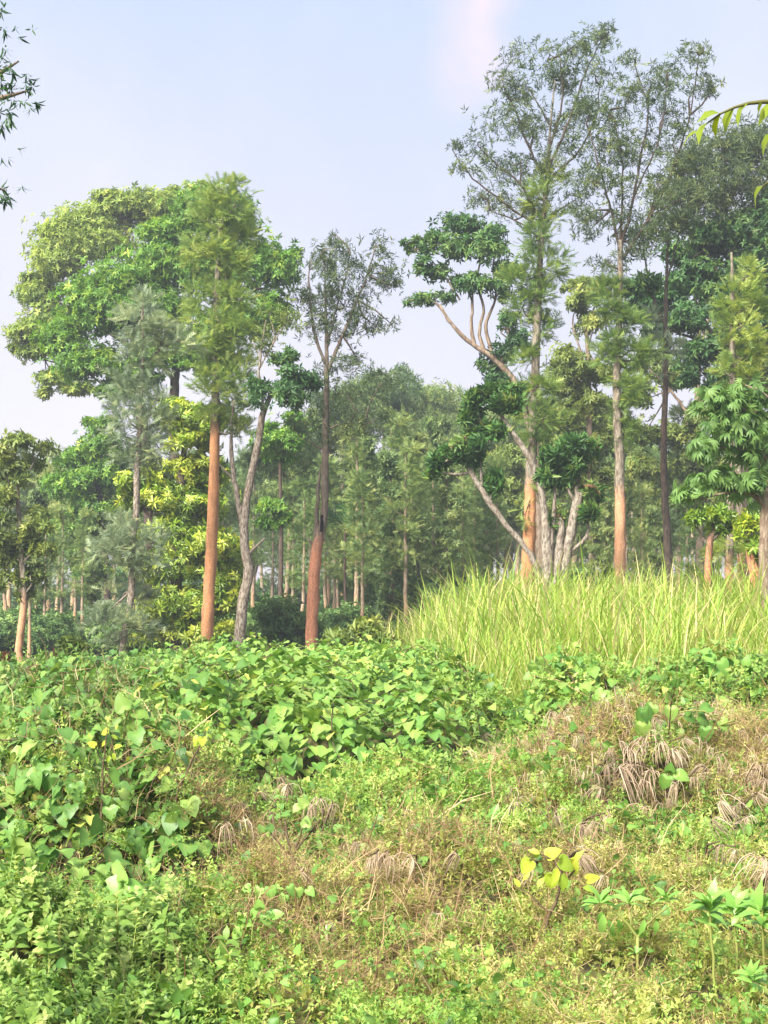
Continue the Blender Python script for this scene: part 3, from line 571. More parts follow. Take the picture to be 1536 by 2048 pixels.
K = [(868, 930, 20, 20), (905, 912, 22, 18), (915, 895, 18, 16), (945, 890, 26, 22), (940, 915, 18, 16), (958, 835, 26, 26), (985, 862, 22, 24), (985, 965, 18, 18), (990, 800, 38, 26), (955, 795, 24, 22), (1020, 795, 28, 24), (1150, 885, 22, 22), (1118, 905, 28, 24), (1172, 900, 18, 28), (1105, 930, 24, 20), (1135, 955, 26, 18), (1182, 985, 20, 22), (1172, 1020, 18, 20), (1112, 1040, 14, 16), (1095, 960, 16, 14), (1150, 935, 18, 14)]
tree('pollarded_tree', 'pollarded pale grey many-stemmed tree with tufted knobs, standing in the grass', 39, [(1095, 1215, 26), (1096, 1140, 24), (1092, 1070, 21), (1087, 1010, 15), (1075, 955, 12), (1052, 905, 12), (1028, 870, 12), (1012, 845, 8), (990, 815, 4)],
     [[(1082, 1200, 16), (1072, 1135, 13), (1045, 1088, 12), (1012, 1050, 12), (982, 1010, 13), (960, 975, 13), (942, 945, 11), (935, 928, 10), (915, 915, 6), (880, 930, 4)], [(965, 985, 8), (962, 930, 6), (966, 885, 5), (960, 845, 3)], [(980, 1005, 6), (983, 970, 4)], [(1122, 1210, 22), (1130, 1130, 21), (1142, 1060, 20), (1157, 995, 20), (1160, 985, 14)], [(1155, 1000, 10), (1150, 945, 8), (1151, 890, 6)], [(1157, 995, 8), (1172, 985, 5)], [(1148, 1000, 7), (1120, 950, 5), (1112, 915, 3)], [(1138, 1105, 9), (1160, 1088, 8), (1178, 1062, 7), (1176, 1045, 5), (1170, 1025, 3)], [(1110, 1215, 22), (1116, 1120, 20), (1122, 1050, 14), (1120, 1030, 8)], [(1085, 1190, 12), (1100, 1100, 14), (1108, 1020, 9), (1112, 960, 5)], [(940, 945, 6), (905, 950, 5), (870, 945, 4)]],
     K, B_GREY, M_TUFT, 'droopy', dens=1.9, size=.26, tint=.5, knots=30)
tree('silver_oak', 'tall slim tree with pale orange scraped trunk and airy dark crown, right of the pollard', 42, [(1241, 1195, 24), (1240, 1120, 23), (1240, 1010, 22), (1239, 920, 19), (1234, 820, 17), (1234, 720, 15), (1239, 620, 13), (1241, 540, 12), (1240, 480, 9)],
     [[(1240, 500, 7), (1222, 420, 5), (1200, 340, 4), (1182, 270, 2)], [(1241, 500, 8), (1262, 420, 6), (1282, 310, 5), (1296, 220, 3), (1270, 130, 2)], [(1243, 520, 7), (1295, 440, 6), (1345, 340, 5), (1380, 230, 3), (1398, 110, 2)], [(1240, 480, 6), (1245, 380, 4), (1240, 290, 3), (1220, 220, 2)], [(1270, 390, 4), (1320, 270, 3), (1335, 160, 2)], [(1300, 430, 4), (1360, 400, 2)]],
     [(1262, 118, 20, 20), (1300, 175, 30, 30), (1340, 150, 36, 32), (1385, 105, 26, 26), (1408, 95, 10, 12), (1392, 170, 30, 30), (1420, 185, 10, 12), (1250, 215, 46, 36), (1330, 225, 54, 40), (1212, 240, 36, 36), (1180, 225, 26, 28), (1220, 300, 48, 38), (1280, 300, 50, 38), (1345, 290, 46, 38), (1190, 370, 46, 32), (1250, 375, 46, 30), (1315, 370, 46, 32), (1165, 430, 26, 20), (1375, 340, 30, 26), (1220, 430, 36, 20), (1290, 430, 36, 20), (1234, 565, 20, 22, None, 'frond', None, .25), (1222, 620, 22, 28, None, 'frond', None, .25), (1228, 675, 28, 26, None, 'frond', None, .3), (1268, 720, 30, 26, None, 'frond'), (1250, 770, 28, 26, None, 'frond'), (1256, 825, 20, 34, None, 'frond', None, .3), (1256, 905, 16, 26, 16, 'frond', None, .3), (1290, 700, 26, 22, None, 'frond'), (1215, 595, 28, 34, None, 'frond', None, .35), (1255, 650, 28, 28, None, 'frond', None, .4), (1212, 705, 28, 34, None, 'frond', None, .4), (1262, 780, 28, 30, None, 'frond', None, .45), (1215, 520, 30, 26, None, 'whorl'), (1275, 500, 34, 28, None, 'whorl'), (1315, 465, 36, 24, None, 'whorl'), (1185, 455, 30, 24, None, 'whorl'), (1250, 860, 24, 26, None, 'frond', None, .45)],
     B_PALE, {'whorl': M_DARKWHORL, 'frond': M_FEATHER}, 'whorl', limbbark=B_DARK, scraped=985, dens=1.1, tint=.42, knots=8)
tree('slender_tree', 'thin dark-trunked tree, forked high up, between two pale trunks on the right', 45, [(1339, 1175, 17), (1335, 1090, 16), (1329, 970, 14), (1327, 900, 13), (1330, 800, 12), (1331, 700, 11), (1331, 640, 9), (1334, 540, 6), (1337, 450, 3)],
     [[(1331, 650, 7), (1308, 600, 5), (1292, 530, 4), (1286, 470, 2)], [(1333, 560, 4), (1350, 500, 3), (1362, 450, 2)]],
     [(1312, 640, 28, 22, None, 'frond'), (1345, 690, 24, 22, None, 'frond'), (1310, 700, 30, 24, None, 'frond'), (1300, 560, 24, 20, None, 'broad'), (1290, 480, 34, 26, None, 'whorl'), (1345, 460, 40, 30, None, 'whorl'), (1320, 740, 20, 20, 20, 'frond')],
     B_DARK, {'frond': M_SILVER, 'broad': M_DEEP, 'whorl': M_DARKWHORL}, dens=1.0, size=.3, tint=.4)
tree('leafy_tree', 'large dark green leafy tree at the right edge, behind the feathery yellow-green one', 54, [(1500, 1200, 30), (1496, 1000, 26), (1488, 800, 22), (1475, 650, 16), (1460, 500, 10)],
     [[(1485, 760, 12), (1430, 680, 9), (1390, 600, 5)], [(1478, 660, 12), (1520, 560, 8), (1530, 440, 4)], [(1470, 600, 10), (1410, 500, 7), (1380, 420, 3)], [(1462, 520, 8), (1450, 400, 5), (1450, 320, 3)], [(1430, 690, 6), (1340, 660, 5), (1290, 640, 3)], [(1488, 800, 8), (1440, 780, 5), (1400, 740, 3)]],
     [(1400, 420, 66, 50, None, 'whorl'), (1480, 375, 66, 50, None, 'whorl'), (1450, 305, 66, 40, None, 'whorl'), (1525, 320, 50, 56, None, 'whorl'), (1360, 395, 46, 34, None, 'whorl'), (1385, 340, 46, 32, None, 'whorl'), (1425, 490, 56, 40), (1500, 470, 60, 50), (1395, 570, 54, 46), (1450, 590, 50, 46), (1520, 560, 44, 60), (1380, 650, 50, 36), (1405, 715, 46, 36), (1440, 765, 26, 40), (1285, 620, 38, 44), (1265, 590, 24, 26), (1505, 670, 50, 56), (1350, 520, 26, 26), (1300, 670, 26, 22), (1540, 450, 50, 60), (1380, 770, 26, 20), (1560, 640, 60, 60), (1575, 520, 60, 60), (1490, 540, 50, 36), (1340, 600, 24, 20)],
     B_DARK, {'broad': M_DEEP, 'whorl': M_DARKWHORL}, 'broad', dens=1.7, size=.25, tint=.48, depth=1.2, low=-.3)
tree('silver_oak', 'feathery yellow-green tree on a straight pale trunk near the right edge', 37, [(1458, 1165, 18), (1459, 1100, 17), (1461, 1000, 15), (1464, 880, 14), (1465, 760, 12), (1465, 640, 10), (1464, 560, 8), (1463, 505, 4)], [],
     [(1490, 555, 30, 28), (1475, 600, 30, 26), (1505, 615, 30, 30), (1480, 655, 36, 28), (1515, 680, 26, 30), (1450, 690, 24, 22), (1490, 715, 40, 26), (1450, 745, 24, 20), (1500, 760, 30, 24), (1448, 620, 16, 18), (1450, 1100, 34, 24), (1478, 1115, 22, 18)],
     B_PALE, M_FEATHER, 'frond', scraped=1120, dens=1.25, tint=.66)
tree('slender_tree', 'second pale straight trunk beside the feathery yellow-green tree on the right', 38, [(1482, 1165, 17), (1482, 1110, 15), (1479, 1000, 14), (1476, 900, 13), (1473, 820, 10), (1470, 770, 6)], [[(1474, 830, 5), (1500, 790, 3)]],
     [(1490, 780, 34, 24), (1465, 790, 28, 22), (1510, 800, 26, 20)], B_PALE, M_FEATHER, 'frond', scraped=1090, dens=1.1, tint=.5)
tree('stumpy_tree', 'stumpy tree with reddish trunk and dark rounded top, left of the pale trunks', 35, [(1414, 1180, 16), (1417, 1120, 14), (1420, 1080, 14), (1428, 1060, 6)], [[(1418, 1095, 8), (1405, 1075, 5)], [(1420, 1085, 8), (1440, 1065, 5)]],
     [(1425, 1045, 34, 26), (1400, 1040, 20, 18), (1445, 1050, 18, 20), (1420, 1025, 24, 12)], B_RED, M_GLOSSY, 'broad', scraped=1085, dens=1.7, size=.2, tint=.3)
tree('stumpy_tree', 'stumpy tree with reddish trunk under green leaf clumps at the right edge', 34, [(1512, 1180, 22), (1506, 1130, 20), (1500, 1105, 18), (1496, 1085, 8)], [[(1502, 1110, 10), (1520, 1085, 6)]],
     [(1495, 1062, 24, 22), (1522, 1070, 26, 28), (1505, 1040, 22, 16), (1535, 1110, 24, 24), (1545, 1140, 24, 20)], B_RED, M_GLOSSY, 'broad', scraped=1080, dens=1.6, size=.2, tint=.6)
tree('leafy_tree', 'mid green leafy tree showing left of the slim pale orange trunk', 58, [(1185, 1230, 14), (1180, 900, 12), (1175, 700, 9), (1170, 600, 5)], [[(1178, 760, 6), (1145, 650, 3)], [(1178, 780, 6), (1130, 740, 3)]],
     [(1160, 580, 40, 24), (1195, 600, 36, 30), (1150, 620, 30, 26), (1190, 650, 34, 30), (1130, 720, 46, 24), (1170, 740, 46, 26), (1210, 760, 36, 30), (1135, 790, 50, 30), (1190, 820, 56, 36), (1120, 850, 46, 30), (1200, 890, 50, 36), (1160, 930, 40, 30), (1215, 960, 36, 30)], B_BROWN, M_OLIVE, 'broad', dens=.9, size=.23, tint=.5, low=-.3)
tree('leafy_tree', 'bright green leafy tree behind the tiered silvery tree on the left', 66, [(215, 1260, 14), (205, 1050, 12), (190, 930, 8), (185, 880, 5)], [[(200, 1000, 6), (150, 960, 3)], [(204, 1050, 6), (150, 1090, 3)]],
     [(150, 930, 50, 32), (200, 905, 46, 36), (220, 960, 46, 40), (175, 980, 56, 36), (130, 975, 40, 26), (195, 1030, 50, 36), (140, 1060, 46, 32), (150, 1110, 40, 32), (185, 860, 22, 24), (205, 850, 26, 20), (180, 1150, 40, 30)], B_DARK, M_DOME, 'broad', dens=.95, size=.24, tint=.45, low=-.3)
tree('leafy_tree', 'small bright green leafy tree just right of the mottled forked tree', 56, [(560, 1260, 11), (562, 1050, 9), (560, 920, 6)], [[(562, 1060, 5), (540, 1010, 3)]],
     [(570, 860, 40, 28), (545, 890, 40, 26), (585, 890, 34, 24), (560, 920, 34, 20), (555, 1020, 34, 22), (540, 1045, 30, 18), (575, 1040, 26, 16)], B_DARK, M_DOME, 'broad', dens=.9, size=.22, tint=.4, low=-.3)
tree('leafy_tree', 'full mid green leafy tree filling the gap behind the thin dark trunk', 64, [(1400, 1230, 18), (1398, 1000, 16), (1395, 800, 12), (1400, 600, 7)], [[(1396, 860, 8), (1340, 780, 5), (1300, 740, 3)], [(1396, 820, 8), (1450, 740, 5), (1500, 700, 3)], [(1398, 700, 6), (1440, 560, 4)]],
     [(1300, 740, 46, 34), (1290, 800, 40, 34), (1360, 760, 40, 30), (1440, 700, 50, 40), (1500, 720, 56, 46), (1480, 800, 60, 44), (1420, 860, 50, 40), (1350, 880, 40, 34), (1280, 880, 40, 40), (1300, 950, 46, 40), (1400, 950, 56, 44), (1500, 900, 60, 50), (1560, 780, 60, 60), (1470, 620, 60, 44), (1530, 540, 50, 60), (1360, 1010, 46, 36), (1470, 1000, 60, 44), (1540, 980, 50, 50)], B_BROWN, M_OLIVE, 'broad', dens=.85, size=.25, tint=.42, low=-.3)
tree('leafy_tree', 'hazy mid green leafy tree filling the gap between pollard and slim pale orange trunk', 68, [(1150, 1230, 16), (1146, 1000, 13), (1140, 850, 8)], [[(1146, 980, 6), (1200, 900, 4)], [(1146, 960, 6), (1100, 880, 4)]],
     [(1140, 760, 60, 40), (1090, 830, 50, 40), (1180, 850, 56, 44), (1130, 900, 60, 40), (1210, 930, 46, 44), (1080, 950, 50, 44), (1150, 990, 60, 40), (1200, 1040, 50, 40), (1090, 1050, 46, 40), (1270, 1000, 40, 40), (1020, 1010, 40, 44), (1010, 930, 36, 36)], B_BROWN, M_OLIVE, 'broad', dens=.8, size=.26, tint=.5, low=-.3)
tree('palm', 'small dark palm with drooping fronds in the hazy wood, right of the brick-red trunk', 57, [(692, 1250, 7), (690, 1150, 6), (690, 1060, 5)], [], [(690, 1055, 20, 14, 34, 'frond', 0, .15)], B_DARK, M_DEEP, 'frond', size=.95, twigs=False)
# near broad palmate tree at the right edge, its leaves one by one
def palmate_tree():
    D = 26; t = tree('palmate_tree', 'light green tree with drooping hand-shaped leaves reaching in from the right edge', D,
        [(1530, 1190, 24), (1528, 1100, 22), (1532, 1020, 19), (1546, 920, 14), (1560, 820, 8)],
        [[(1534, 1015, 14), (1500, 985, 9), (1440, 990, 5), (1375, 1000, 2)], [(1545, 930, 12), (1500, 900, 8), (1450, 895, 4), (1405, 905, 2)], [(1556, 850, 10), (1500, 820, 6), (1440, 820, 3)], [(1560, 820, 8), (1520, 780, 4), (1490, 770, 2)], [(1500, 985, 6), (1470, 940, 3)]], [], B_BROWN, M_PALMATE, twigs=False)
    meshes = []; made = 0; rest = Batch(); PL = [palm_leaf(7, 11), palm_leaf(6, 12)]
    for k in range(4):
        B = Batch(); v, f, tt = palm_leaf(7 if k % 2 else 6, k); B.add(v, f, tt + .5); meshes.append(B.mesh('palmate_leaf', M_PALMATE))
    cl = [(1440, 805, 46, 34, 34), (1495, 795, 46, 40, 36), (1425, 785, 26, 22, 14), (1465, 855, 60, 36, 38), (1410, 895, 44, 26, 22), (1500, 900, 50, 44, 34), (1390, 970, 40, 26, 24), (1445, 955, 60, 40, 34), (1500, 965, 44, 40, 28), (1525, 845, 26, 50, 20), (1362, 985, 16, 12, 8)]
    for (px, py, rx, ry, n) in cl:
        for _ in range(n * 2):
            u = RNG.normal(size=3); u = u / np.linalg.norm(u) * RNG.uniform(.2, 1.1)
            p = at(px + u[0] * rx, py - u[2] * ry, D + u[1] * rx / ppm(D) * 1.4)
            ax = np.array([u[0] * .7 + RNG.normal(0, .5), u[1] * .6 + RNG.normal(0, .5), -.45 + RNG.normal(0, .4)])
            made += 1; nr = np.array([0, 0, 1]) + RNG.normal(0, .45, 3)
            if made % 2: child('leaf', meshes[RNG.integers(4)], t, p, (ax, nr), RNG.uniform(.19, .29))
            else: rest.put(PL[RNG.integers(2)], p[None], ax[None], nr[None], RNG.uniform(.18, .27), .5 + RNG.normal(0, .15))
    rest.build('foliage', M_PALMATE, t, kind='stuff')
palmate_tree()

# ------------------------------------------------------------------ the hazy plantation behind: prototypes at the origin, then copies
def proto(kind, seed):
    """returns list of (part name, mesh) for a tree about 13 m tall standing at the origin"""
    global RNG
    keep, RNG = RNG, np.random.default_rng(seed)
    H = 13.0; tb, lb, cb = Batch(), Batch(), Batch()
    bend = RNG.normal(0, .25, 2)
    P = [np.array([bend[0] * math.sin(z / H * 3), bend[1] * math.sin(z / H * 2.2), z]) for z in np.linspace(-.3, H * .93, 8)]
    R = np.interp(np.linspace(0, 1, 8), [0, .15, 1], [.2, .16, .03])
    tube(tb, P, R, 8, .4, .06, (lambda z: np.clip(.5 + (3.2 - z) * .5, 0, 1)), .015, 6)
    def tr(z): return np.array([np.interp(z, [q[2] for q in P], [q[i] for q in P]) for i in range(3)])
    if kind == 'slim':
        for z in np.arange(5.0, H, .72):
            w = np.interp(z, [4, 8, H], [.6, .8, .4]); a = RNG.uniform(0, 6.28)
            foliage(cb, lb, tr(z) + np.array([math.cos(a), math.sin(a), 0]) * .35, (w, w, .6), 85, FROND, .5, spread=.34, root=tr(z - .3), shell=.1)
    elif kind == 'open':
        for q in range(22):
            z0 = RNG.uniform(5.2, 11.5); a = RNG.uniform(0, 6.28); ln = np.interp(z0, [5, 8, 12], [2.4, 2.6, 1.5]) * RNG.uniform(.6, 1.1)
            e = tr(min(z0 + ln * .55, H + .3)) + np.array([math.cos(a), math.sin(a), 0]) * ln * .85; e[2] = z0 + ln * .55
            tube(lb, [tr(z0), tr(z0) * .5 + e * .5 + [0, 0, -.1], e], [.05, .035, .012], 4, .5)
            foliage(cb, lb, e, (.95, .95, .7), 110, WHORL, .3, spread=.4, root=e, shell=.1)
    elif kind == 'ivy':
        for z in np.arange(3.0, H, .58):
            w = np.interp(z, [3, 4.5, 9, H], [.5, .85, .8, .45]) * RNG.uniform(.8, 1.2); a = RNG.uniform(0, 6.28)
            foliage(cb, lb, tr(z) + np.array([math.cos(a), math.sin(a), 0]) * .22, (w, w, .55), 85, BROAD, .3, spread=.3, root=tr(z), shell=.3)
    elif kind == 'round':
        for q in range(16):
            u = unit(RNG.normal(size=3)); u[2] = abs(u[2]); c = np.array([0, 0, 9.0]) + u * np.array([2.6, 2.6, 3.0]) * RNG.uniform(.5, 1)
            tube(lb, [tr(5.5 + RNG.uniform(-1, 1.5)), c * .5 + tr(7) * .5, c], [.08, .05, .02], 4, .6)
            foliage(cb, lb, c, (1.3, 1.3, .9), 110, BROAD, .42, spread=.3, root=c, shell=.3)
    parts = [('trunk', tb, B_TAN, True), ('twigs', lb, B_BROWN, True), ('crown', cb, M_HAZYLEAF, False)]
    res = [(n, b.mesh(n, m, s)) for n, b, m, s in parts if b.n]
    RNG = keep
    return res
PROTO = {k: [proto(k, 100 * i + j) for j in range(2)] for i, k in enumerate(('slim', 'open', 'ivy', 'round'))}
WORD = {'slim': 'slim feathery', 'open': 'open-crowned', 'ivy': 'creeper-clad', 'round': 'round-crowned'}
FAR = [  # px of the trunk, row of the top, distance, kind
    (565, 850, 64, 'open'), (602, 940, 56, 'slim'), (712, 830, 56, 'slim'), (737, 850, 62, 'ivy'), (783, 810, 57, 'slim'), (828, 840, 58, 'ivy'), (760, 900, 66, 'slim'), (852, 880, 62, 'slim'), (806, 900, 70, 'ivy'), (668, 940, 64, 'slim'),
    (878, 810, 70, 'ivy'), (918, 850, 66, 'ivy'), (948, 900, 58, 'slim'), (976, 820, 74, 'open'), (690, 740, 84, 'open'), (765, 715, 88, 'open'), (650, 800, 88, 'open'),
    (855, 760, 88, 'open'), (805, 790, 92, 'slim'), (905, 770, 96, 'open'), (940, 780, 104, 'round'), (675, 960, 74, 'round'), (800, 960, 84, 'round'), (540, 960, 84, 'slim'),
    (12, 930, 70, 'slim'), (72, 960, 66, 'ivy'), (108, 970, 82, 'open'), (140, 900, 80, 'open'), (165, 1010, 60, 'slim'), (232, 870, 90, 'open'), (95, 905, 98, 'round'), (22, 880, 92, 'open'),
    (205, 1000, 84, 'ivy'), (300, 980, 80, 'slim'), (450, 960, 72, 'open'), (430, 880, 92, 'round'), (505, 900, 90, 'slim'), (585, 1000, 80, 'ivy'), (625, 880, 100, 'round'),
    (1010, 860, 78, 'slim'), (1035, 780, 88, 'open'), (1105, 800, 76, 'open'), (1142, 850, 70, 'ivy'), (1175, 790, 84, 'open'), (1205, 900, 66, 'slim'), (1190, 1010, 54, 'ivy'),
    (1268, 940, 60, 'ivy'), (1292, 880, 76, 'slim'), (1318, 940, 88, 'open'), (1362, 800, 66, 'slim'), (1388, 880, 84, 'open'), (1410, 960, 74, 'ivy'), (1440, 900, 92, 'open'), (1500, 930, 80, 'open'), (1530, 860, 90, 'open'), (1250, 830, 96, 'round'),
    (1340, 990, 98, 'round'), (725, 930, 52, 'slim'), (700, 900, 68, 'ivy'), (772, 880, 54, 'ivy'), (812, 870, 53, 'slim'), (842, 930, 55, 'slim'), (868, 880, 60, 'slim'), (895, 900, 54, 'ivy'), (932, 880, 56, 'slim'), (962, 930, 60, 'ivy'), (1000, 900, 58, 'slim'), (655, 900, 60, 'slim'), (585, 960, 62, 'slim'), (1160, 960, 60, 'slim'), (1215, 980, 56, 'ivy'), (1285, 960, 58, 'slim'), (1305, 1000, 52, 'ivy'), (1375, 960, 54, 'slim'), (85, 1010, 56, 'slim'), (120, 1000, 60, 'slim'), (185, 1040, 58, 'ivy'), (60, 1020, 50, 'slim'), (150, 980, 70, 'slim')]
px = -60
while px < 1620:                               # the last rows of the wood
    FAR.append((px, RNG.uniform(880, 960), RNG.uniform(112, 128), ('open', 'round', 'slim', 'open')[RNG.integers(4)])); px += RNG.uniform(40, 62)
px = -60
while px < 1620:
    FAR.append((px, RNG.uniform(960, 1030), RNG.uniform(138, 152), ('round', 'open')[RNG.integers(2)])); px += RNG.uniform(50, 70)
ANCH = sorted([(46, 'the pale crooked trunk'), (243, 'the tiered silvery tree'), (413, 'the bare orange trunk'), (477, 'the mottled forked trunk'), (622, 'the brick-red trunk'),
               (1050, 'the tall orange trunk in grass'), (1115, 'the pollarded tree'), (1241, 'the slim pale orange trunk'), (1336, 'the thin dark trunk'), (1458, 'the pale right-hand trunks')])
ORD = ['first', 'second', 'third', 'fourth', 'fifth', 'sixth', 'seventh', 'eighth', 'ninth', 'tenth', 'eleventh', 'twelfth', 'thirteenth', 'fourteenth', 'fifteenth', 'sixteenth', 'seventeenth', 'eighteenth']
cnt = {}
for (px, top, D, kind) in sorted(FAR, key=lambda q: q[0]):
    left = [a for a in ANCH if a[0] <= px]
    anchor = left[-1][1] if left else None; rowword = 'hazy' if D < 105 else 'faint far-off'
    k = (anchor, kind, rowword); cnt[k] = cnt.get(k, 0) + 1
    where = f'{ORD[cnt[k]-1]} one right of {anchor}' if anchor else f'{ORD[cnt[k]-1]} one in from the left edge'
    base = at(px, 1230, D); base[2] = float(terrain(base[0], base[1])); zt = at(px, top, D)[2]; s = (zt - base[2]) / 13.2
    o = thing('plantation_tree', f'{rowword} {WORD[kind]} plantation tree, {where}', 'tree', base, 'hazy trees of the plantation behind')
    o.rotation_euler = (0, 0, RNG.uniform(0, 6.28)); o.scale = (min(s, 1.25) * .5 + s * .5,) * 2 + (s,)
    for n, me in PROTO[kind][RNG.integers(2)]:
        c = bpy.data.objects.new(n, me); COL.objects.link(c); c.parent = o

# coffee bushes under the far trees
def bush_mesh(seed, templ, size, n, mat):
    global RNG
    keep, RNG = RNG, np.random.default_rng(seed)
    cb, lb = Batch(), Batch()
    for q in range(6):
        a = RNG.uniform(0, 6.28); c = np.array([math.cos(a) * .5, math.sin(a) * .5, RNG.uniform(.5, 1.3)])
        tube(lb, [(0, 0, -.1), c * .5, c], [.03, .02, .01], 4, .3)
        foliage(cb, lb, c, (.65, .65, .5), n, templ, size, spread=.3, droop=.2, root=c, shell=.3)
    r = [('stems', lb.mesh('stems', M_TWIG)), ('foliage', cb.mesh('foliage', mat))]
    RNG = keep; return r
COFFEE = [bush_mesh(900 + k, DROOPY, .17, 190, M_COFFEE) for k in range(2)]
cnt = {}
px = -40
spots = []
while px < 1600:
    spots.append((px, RNG.uniform(50, 66))); px += RNG.uniform(26, 44)
px = -40
while px < 1600:
    spots.append((px, RNG.uniform(70, 100))); px += RNG.uniform(34, 50)
px = -60
while px < 1620:
    spots.append((px, RNG.uniform(104, 150))); px += RNG.uniform(24, 36)
for (px, D) in sorted(spots):
    left = [a for a in ANCH if a[0] <= px]; anchor = left[-1][1] if left else None
    near = 'dark green' if D < 68 else 'dim bluish' if D < 102 else 'faint far-off'; k = (anchor, near); cnt[k] = cnt.get(k, 0) + 1
    base = at(px, 1230, D); base[2] = float(terrain(base[0], base[1]))
    o = thing('coffee_bush', f'{near} coffee bush under the trees, ' + (f'{ORD[cnt[k]-1]} right of {anchor}' if anchor else f'{ORD[cnt[k]-1]} in from the left edge'), 'bush', base, 'coffee bushes under the trees')
    o.rotation_euler = (0, 0, RNG.uniform(0, 6.28)); s = RNG.uniform(.75, 1.25) if D < 102 else RNG.uniform(1.9, 2.7); o.scale = (s * 1.15, s * 1.15, s)
    for n, me in COFFEE[RNG.integers(2)]:
        c = bpy.data.objects.new(n, me); COL.objects.link(c); c.parent = o

def bush(name, label, D, clumps, leaf, style='droopy', size=.2, dens=1.4, tint=.5):
    b0 = at(clumps[0][0], 1300, D); g = (b0[0], D, float(surface(b0[0], D)) - .05)
    t = thing(name, label, 'bush', g); lb, cb = Batch(), Batch(); T, _, dr, sp = STYLE[style]
    for (px, py, rx, ry) in clumps:
        c = at(px, py, D + RNG.uniform(-.2, .2)); r = np.array([rx, rx * .9, ry]) / ppm(D)
        tube(lb, [np.array(g) + RNG.normal(0, .05, 3) * [1, 1, 0], c * .6 + np.array(g) * .4, c], [.02, .014, .008], 4, .2)
        foliage(cb, lb, c, r, int(110 * math.pi * r[0] * r[2] * dens * .3 / size) + 8, T, size, spread=sp, droop=dr, tint=tint, root=c, shell=.3, twr=.006)
    lb.build('stems', M_TWIG, t); cb.build('foliage', leaf, t); return t
bush('coffee_bush', 'olive green coffee bush with drooping leaves at the foot of the tall grass', 30, [(690, 1290, 40, 26), (740, 1275, 40, 28), (770, 1300, 40, 24), (715, 1310, 44, 20), (810, 1310, 34, 22), (665, 1305, 24, 18)], M_OLIVE, size=.2, tint=.35, dens=1.6)
bush('sapling', 'pale leafy creeper clump at the foot of the bare orange trunk', 33, [(408, 1290, 16, 18), (425, 1310, 18, 14), (398, 1312, 16, 12)], M_OLIVE, size=.16, tint=.7)
bush('withered_shrub', 'withered maroon-leaved shrub at the top of the vine bank', 25, [(108, 1318, 12, 14), (118, 1330, 12, 10)], M_DEADLEAF, size=.16, tint=.3)
bush('withered_shrub', 'brown and green half-withered shrub behind the maroon one', 26.5, [(140, 1295, 20, 18), (158, 1310, 18, 16), (128, 1312, 16, 12)], M_OLIVE, size=.18, tint=.2)
bush('withered_shrub', 'brown withered shrub at the left edge of the vine bank', 21, [(0, 1340, 10, 26), (-10, 1360, 14, 20)], M_DEADLEAF, size=.14, tint=.7)

# ------------------------------------------------------------------ undergrowth
def wedge(n, y0, y1, margin=1.12):
    """points spread evenly over the ground the photograph shows between two distances"""
    y = np.sqrt(RNG.uniform(y0 * y0, y1 * y1, n)); u = RNG.uniform(-margin, margin, n)
    k = RNG.uniform(0, 1, n) < .15; u = np.where(k, np.sign(u) * RNG.uniform(margin, margin + .5, n), u)    # thinner growth beyond the frame
    x = y * u * 768 / FPX
    return x, y
def mask_pick(x, y, prob):
    k = RNG.uniform(0, 1, len(x)) < prob; return x[k], y[k]
def inbox(px, py, x0, x1, y0, y1, s=30): return sstep(x0 - s, x0 + s, px) * (1 - sstep(x1 - s, x1 + s, px)) * sstep(y0 - s, y0 + s, py) * (1 - sstep(y1 - s, y1 + s, py))
def regions(x, y):
    """how much of each kind of growth stands at a place"""
    z = surface(x, y); px, py = project(np.stack([x, y, z], -1)); gx = 768 + FPX * x / y
    w1 = 45 * wobble(x, y, 1.6, 3) ; w2 = .5 * wobble(x, y, 1.9, 1)
    lush = sstep(250, 360, gx + w1) * (1 - sstep(850, 1060, gx + w1 * 1.4)) * sstep(11.1, 12.0, y + w2 * .5 + np.where(gx < 560, (560 - gx) / 260, 0)) * (1 - sstep(25.5, 26.5, y))
    upleft = (1 - sstep(280, 420, gx + w1)) * sstep(11.4, 12.2, y) * (1 - sstep(25, 26.5, y))
    heap = (1 - sstep(300, 450, gx + w1)) * sstep(7.6, 8.1, y) * (1 - sstep(11.4, 12.2, y))
    weeds = (1 - sstep(340, 540, gx + w1)) * (1 - sstep(6.9, 7.6, y + w2 * .5))
    grass = sstep(14.6, 16.6, y + w2 + np.where(gx > 1100, 0, (1100 - gx) / 260 * -1.2)) * sstep(830, 980, gx + w1 * .8 + (y - 20) * 7) * (1 - sstep(34, 35, y))
    rvine = sstep(960, 1120, gx + w1) * sstep(12.2, 13.0, y + w2 * .6) * (1 - sstep(15.5, 17, y + w2))
    tassel = sstep(930, 1120, gx + w1) * sstep(9.2, 10.2, y) * (1 - sstep(12.2, 13.2, y))
    brown = np.maximum.reduce([np.exp(-(((gx - cx) / rx) ** 2 + ((y - cy) / ry) ** 2)) for cx, cy, rx, ry in ((800, 8.0, 190, 1.0), (560, 7.5, 160, .9), (1130, 8.0, 110, .6), (480, 9.2, 130, .7), (1020, 11.8, 90, .5), (1210, 11.6, 200, .8), (1480, 11.0, 90, .8), (700, 6.6, 160, .4))])
    olive = sstep(900, 1050, gx + w1) * (1 - sstep(8.6, 9.6, y + w2))
    return dict(lush=lush, upleft=upleft, heap=heap, weeds=weeds, grass=grass, rvine=rvine, tassel=tassel, brown=np.clip(brown, 0, 1), olive=olive, px=px, py=py, gx=gx)
